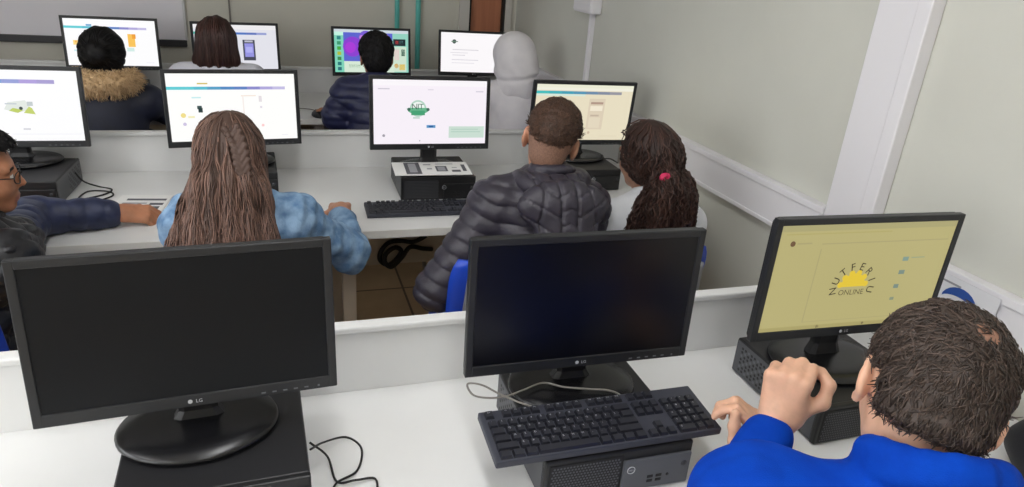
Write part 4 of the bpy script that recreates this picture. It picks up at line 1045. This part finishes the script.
# --- girl in denim with long brown hair and a braid
if 1:
    C = figure('girl with long light brown braided hair in a pale blue denim jacket', dict(h=.005, head=(-.138, 2.02, .325), hrot=(.05, .20, 0), hs=.97, neck=(-.135, 1.955, .235), shL=(-.254, 1.95, .148), shR=(.02, 1.95, .155),
        elL=(-.285, 2.06, -.02), elR=(.19, 2.04, .0), wrL=(-.27, 2.27, .045), wrR=(.182, 2.26, .062), pelvis=(-.135, 1.86, -.20), yaw=0, lean=.22, girth=.9, skin=skin('girl in denim', (192, 140, 112)), hairm=H_P6,
        handR=((.02, .98, -.14), (0, .1, 1), [(.35, .45, .3), (.35, .45, .3), (.38, .45, .3), (.42, .45, .3)], REL)))
    DN = mat('pale blue denim', (88, 122, 160), .85, rgb2=(138, 168, 198), scale=28, contrast=(.36, .64), bump=.4, bscale=200)
    cloth(C, 'denim_jacket', DN, .022, .0055, stop=.045, o2=.016, collar=(.062, .0, .02, .015), warp=lambda x, y, z: (.0055 * np.sin(34 * x + 22 * z + 9 * y) * np.sin(32 * y - 28 * z) + .004 * np.sin(60 * x - 70 * z + 20 * y) * np.sin(44 * y + 50 * x)) + .002 * np.sin(90 * y + 60 * z + 30 * x))
    b = MB(); SM = mat('denim seam', (92, 130, 176), .85)
    c0 = C['c']; F = Field(c0 - A_((.27, .3, .46)), c0 + A_((.27, .25, .2)), .005)
    skull(F, C, .010); F.ell(loc(C, (0, -.055, -.02)), (.088, .066, .10), C['M'], .03)
    nbz = C['nb']
    F.ell((-.145, 1.895, T + .22), (.115, .058, .115), rotm(0, -.1, 0), .05)
    F.ell((-.160, 1.838, T + .10), (.150, .050, .13), rotm(0, .10, 0), .05)
    F.fn(lambda x, y, z: -np.minimum(local(C, x, y, z)[1] - .040, .086 - local(C, x, y, z)[2]), .006, 'sub')
    F.warp(lambda x, y, z: .005 * np.sin(130 * (x + .145) * (1 + .8 * np.clip(z - T - .15, 0, .2))) * np.clip((c0[2] + .11 - z) * 8, .15, 1))
    long_hair(C, 'hair', F, H_P6, 950, 22, .0195, (0, 0, -.28), .0024, 6, crown=(.01, -.02, .13), zmin=-.25, jit=.07, wig=.004, wl=.14, off=.002)
    # braid down from the crown
    pb = spline([tuple(loc(C, (.008, -.105, .080))), tuple(loc(C, (.026, -.136, .035))), tuple(loc(C, (.032, -.146, -.02))), tuple(loc(C, (.030, -.150, -.075))), tuple(loc(C, (.026, -.156, -.12)))], 6)
    pb = [A_(p) for p in pb]; Fb = Field(np.min(pb, 0) - .05, np.max(pb, 0) + .05, .003)
    for i in range(0, len(pb) - 1):
        t = unit(pb[i + 1] - pb[i]); s_ = unit(np.cross(t, A_((0, -1, .2))))
        for sg in (-1, 1):
            a = pb[i] + s_ * sg * .009 * (1 if i % 2 == 0 else 1) + A_((0, 0, 0)); Fb.cap(a + s_ * sg * .007 + A_((0, -.004, .010)), a - s_ * sg * .007 + A_((0, -.010, -.008)), .0085, .0075, .002) if (i % 2 == 0) == (sg > 0) else None
    V, Q = Fb.surf(); to_obj('braid', V, Q, [H_P6[0]], C['root'], C['ori'])

# --- boy with glasses at the left edge
if 1:
    C = figure('boy with glasses in profile at the left edge, arm stretched along the desk', dict(h=.005, head=(-.738, 2.0, .293), hrot=(-1.32, .10, .04), hs=.91, neck=(-.80, 1.965, .175), shL=(-.94, 2.03, .075), shR=(-.70, 1.90, .085),
        elL=(-.98, 2.26, .055), elR=(-.735, 2.31, .060), wrL=(-.86, 2.44, .045), wrR=(-.505, 2.36, .045), pelvis=(-.885, 1.86, -.20), yaw=-.35, lean=.16, skin=skin('boy with glasses', (186, 128, 96)), hairm=H_BK,
        handR=((.95, .10, -.12), (.05, -.5, .85), [(.75, 1.0, .6), (.8, 1.05, .6), (.85, 1.05, .6), (.9, 1.0, .6)], [(.6, .7, -.5), (.0, .9, -.5), (-.2, .8, -.5)])))
    NV = mat('navy blue nylon', (40, 48, 80), .5, bump=.3, bscale=90, rgb2=(32, 39, 66), scale=30)
    cloth(C, 'navy_jacket', NV, .018, .0055, disp=(.006, .05, .1), stop=.035, o2=.020, collar=(.060, .0, .02, .014), warp=lambda x, y, z: .003 * np.sin(60 * x + 40 * z) * np.sin(50 * y))
    BV = mat('black quilted nylon', (32, 32, 36), .4, bump=.3, bscale=80)
    pts = np.stack([*C['sh'], C['pv'], C['nb']]); F = Field(pts.min(0) - A_((.2, .2, .1)), pts.max(0) + A_((.2, .2, .12)), .005)
    C['torso'](F, .036); rg = [C['nb'] + A_((math.cos(a) * .075, math.sin(a) * .075, .0)) for a in np.linspace(0, 6.2832, 17)]; F.chain(rg, [.022] * 17, .03)
    F.cap(C['sh'][1], C['sh'][1] * .6 + C['el'][1] * .4, .085, .072, .03); F.cap(C['sh'][0], C['sh'][0] * .6 + C['el'][0] * .4, .085, .072, .03)
    F.warp(lambda x, y, z: .014 * (np.sqrt(np.abs(np.sin(np.pi * (x - y + 1.2 * z) / .09)) * np.abs(np.sin(np.pi * (x - y - 1.2 * z) / .09))) - .5))
    V, Q = F.surf(); to_obj('quilted_vest', V, Q, [BV], C['root'], C['ori'])
    short_hair(C, .010, H_BK, nape=-.06, seed=5, n=2200, ln=.016, r=.0016, top=.004, front=.015)
    gm = mat('dark glasses frame', (28, 26, 28), .3); gl = mat('spectacle lens', (235, 240, 240), .05); 
    nt = gl.node_tree.nodes['Principled BSDF']; nt.inputs['Transmission Weight'].default_value = 1.0; nt.inputs['IOR'].default_value = 1.02
    ge = empty('glasses', (0, 0, 0), 0, None, None); ge.parent = C['root']
    W_ = lambda p: tuple(loc(C, p) - C['ori'])
    for sx in (-1, 1):
        MB().tube([W_((sx * .033 + .024 * math.cos(a), .100 - .012 * abs(math.cos(a)) * (1 if math.cos(a) * sx > 0 else 0), .002 + .018 * math.sin(a))) for a in np.linspace(0, 6.2832, 25)], .0016, gm, 6).build('rim', ge)
        MB().raw([W_((sx * .033 + .0235 * math.cos(a), .100, .002 + .0175 * math.sin(a))) for a in np.linspace(0, 6.0, 20)] + [W_((sx * .033 + .0235 * math.cos(a), .0985, .002 + .0175 * math.sin(a))) for a in np.linspace(0, 6.0, 20)], [tuple(range(20)), tuple(range(39, 19, -1))] + [(i, 20 + i, 20 + (i + 1) % 20, (i + 1) % 20) for i in range(20)], gl).build('lens', ge)
        MB().tube([W_((sx * .058, .090, .006)), W_((sx * .072, .06, .008)), W_((sx * .080, .0, .010)), W_((sx * .082, -.022, -.004))], .0016, gm, 6).build('temple', ge)
    MB().tube([W_((-.010, .101, .006)), W_((0, .106, .008)), W_((.010, .101, .006))], .0016, gm, 6).build('bridge', ge)

# --- back row: dark bun, fur hood
def back_body(label, x, hz, sk, hr, yaw=0, hrot=(0, .12, 0), dz=0, y=3.78, **kw):
    d = dict(h=.006, head=(x, y, hz), hrot=hrot, hs=.97, neck=(x, y - .045, hz - .115), shL=(x - .165, y - .05, hz - .205), shR=(x + .165, y - .05, hz - .205), elL=(x - .21, y + .02, .0), elR=(x + .21, y + .02, .0),
             wrL=(x - .15, y + .17, .045), wrR=(x + .15, y + .17, .045), pelvis=(x, y - .15, -.20), yaw=yaw, lean=.14, skin=sk, hairm=hr)
    d.update(kw); return figure(label, d)
if 1:
    C = back_body('person with dark hair in a bun and fur trimmed navy jacket, back row', -.775, .328, skin('back row', (190, 140, 112)), H_BK, elR=(-.53, 3.82, .05), wrR=(-.56, 3.98, .045))
    NV2 = mat('dark navy cloth', (30, 34, 54), .6, bump=.25, bscale=120, rgb2=(25, 29, 46), scale=25)
    cloth(C, 'navy_jacket', NV2, .024, .0075, disp=(.006, .06, 0), stop=.03, o2=.022, collar=(.062, .0, .02, .016))
    F = Field(C['nb'] - .26, C['nb'] + .26, .006); n0 = C['nb'] + A_((0, -.03, .022))
    rg = [n0 + A_((math.cos(a) * .118, math.sin(a) * .095 - .01, -.01 - .018 * math.sin(-a) * 0)) for a in np.linspace(-3.5, .4, 18)]
    F.chain(rg, [.036] * 18, .03); F.ell(n0 + A_((0, -.072, -.02)), (.12, .042, .042), None, .04); F.warp(lambda x, y, z: .006 * np.sin(110 * x + 50 * z) * np.sin(120 * z + 60 * y))
    FUR = [mat('tan fur %d' % k, c_, .8) for k, c_ in enumerate([(222, 188, 144), (238, 208, 164), (196, 162, 122)])]
    V, Q = F.surf(); fo = to_obj('fur_trim', V, Q, FUR, C['root'], C['ori']); rng = np.random.default_rng(3)
    p = V[rng.integers(0, len(V), 2200)]; G = F.grad(p); D = G + rng.normal(0, .5, G.shape) + A_((0, 0, -.3)); D /= np.linalg.norm(D, axis=1, keepdims=True)
    strand_mesh('fur_hairs', np.stack([p, p + D * .012, p + D * .022 + A_((0, 0, -.004))], 1), .0022, .0004, FUR, rng, fo, (0, 0, 0)).data.transform(Matrix.Translation(tuple(-C['ori'])))
    F = Field(C['c'] - .24, C['c'] + .24, .005); skull(F, C, .014); F.ell(loc(C, (0, -.05, .01)), (.095, .085, .105), C['M'], .03); F.ell(loc(C, (-.012, -.125, .01)), (.058, .045, .055), C['M'], .012); F.ell(loc(C, (0, -.05, -.06)), (.065, .05, .05), C['M'], .03)
    F.fn(lambda x, y, z: -np.minimum(local(C, x, y, z)[1] - .040, .086 - local(C, x, y, z)[2]), .006, 'sub'); F.warp(lambda x, y, z: .0025 * np.sin(120 * x + 60 * z) * np.sin(70 * z))
    long_hair(C, 'hair', F, H_BK, 420, 7, .018, (0, 0, -.02), .003, 4, crown=(-.012, -.17, .01), zmin=-.08, jit=.1)
    cloth_o = MB().tube([tuple(loc(C, (-.012 + .030 * math.cos(a), -.108 - .004 * math.sin(2 * a), .01 + .03 * math.sin(a))) - C['ori']) for a in np.linspace(0, 6.2832, 21)], .006, mat('mauve hair band', (110, 82, 104), .6), 8).build('hair_band', C['root'])
if 1:
    C = back_body('person with straight dark brown shoulder length hair and pale top, back row', -.275, .402, skin('back row 2', (196, 146, 118)), H_P2, shL=(-.43, 3.73, .235), shR=(-.12, 3.73, .235), neck=(-.275, 3.735, .315))
    cloth(C, 'pale_top', mat('pale grey cotton', (222, 222, 232), .8, bump=.2, bscale=120), .018, .0075, stop=.02, o2=.016, collar=(.058, .0, .015, .012))
    c0 = C['c']; F = Field(c0 - .24, c0 + .22, .005); skull(F, C, .013); F.ell(loc(C, (0, -.045, -.01)), (.092, .080, .11), C['M'], .03)
    F.ell(loc(C, (0, -.055, -.085)), (.108, .062, .075), C['M'], .04)
    F.fn(lambda x, y, z: -np.minimum(local(C, x, y, z)[1] - .030, .086 - local(C, x, y, z)[2]), .006, 'sub'); F.fn(lambda x, y, z: z - (c0[2] - .108) - .004 * np.sin(70 * x), .004, 'sub')
    F.warp(lambda x, y, z: .0025 * np.sin(150 * (x - c0[0])))
    long_hair(C, 'hair', F, H_P2, 520, 11, .017, (0, 0, -.35), .0026, 2, crown=(0, -.01, .13), zmin=.02, jit=.03)
if 1:
    C = back_body('person with short black hair in a navy puffer jacket, back row', .505, .350, skin('back row 3', (176, 126, 98)), H_BK, hrot=(.0, .10, .03), shL=(.355, 3.73, .165), elL=(.295, 3.73, .05), wrL=(.285, 3.86, .05), handL=((-.55, .83, -.05), (0, .1, 1), [(.35, .45, .3)] * 4, REL))
    NV3 = mat('navy puffer nylon', (42, 46, 84), .45, bump=.3, bscale=90, rgb2=(34, 38, 70), scale=30)
    cloth(C, 'puffer_jacket', NV3, .034, .007, disp=(.016, .06, .1), stop=.03, o2=.032, collar=(.062, .0, .02, .018), warp=lambda x, y, z: .008 * (np.sqrt(np.abs(np.sin(np.pi * z / .06))) - .6))
    short_hair(C, .012, H_BK, nape=-.085, seed=3, n=1800, ln=.024, r=.002, top=.008, temple=.0)
if 1:
    C = back_body('person in a pale grey hoodie with the hood up, back row', 1.275, .375, skin('back row 4', (196, 150, 124)), H_P8, shL=(1.13, 3.73, .165), shR=(1.42, 3.73, .165), elL=(1.09, 3.82, .0), elR=(1.46, 3.82, .0), wrL=(1.15, 4.02, .045), wrR=(1.40, 4.02, .045))
    GH = mat('pale grey fleece', (236, 232, 235), .9, bump=.2, bscale=200, rgb2=(228, 224, 228), scale=14)
    cloth(C, 'hoodie', GH, .026, .0075, stop=.03, o2=.020, warp=lambda x, y, z: .004 * np.sin(36 * x + 22 * z) * np.sin(30 * y - 20 * z))
    F = Field(C['c'] - .26, C['c'] + .24, .006); F.ell(loc(C, (0, -.012, .02)), (.123, .130, .126), C['M'], .03); F.ell(loc(C, (.006, -.06, -.06)), (.124, .098, .10), C['M'], .04); F.cap(loc(C, (0, -.02, -.10)), C['nb'] + A_((0, -.02, -.03)), .10, .12, .05)
    F.fn(lambda x, y, z: -np.minimum(local(C, x, y, z)[1] - .055, .16 - np.abs(local(C, x, y, z)[2] + .02) - .05), .008, 'sub')
    F.warp(lambda x, y, z: .004 * np.sin(52 * (x - C['c'][0]) + 26 * z + 1.2 * np.sin(30 * z)) * np.clip((C['c'][2] + .05 - z) * 9, .1, 1) - .010 * np.exp(-((z - (C['c'][2] - .095) - .12 * (x - C['c'][0])) / .012) ** 2))
    V, Q = F.surf(); to_obj('hood', V, Q, [GH], C['root'], C['ori'])
    F = Field(C['c'] - .17, C['c'] + .17, .006); skull(F, C, .008); F.fn(lambda x, y, z: -np.minimum(local(C, x, y, z)[1] - .045, .085 - local(C, x, y, z)[2]), .006, 'sub'); F.fn(lambda x, y, z: z - C['c'][2] + .02, .01, 'sub') 
    V, Q = F.surf(); to_obj('hair', V, Q, H_P8[:1], C['root'], C['ori'])
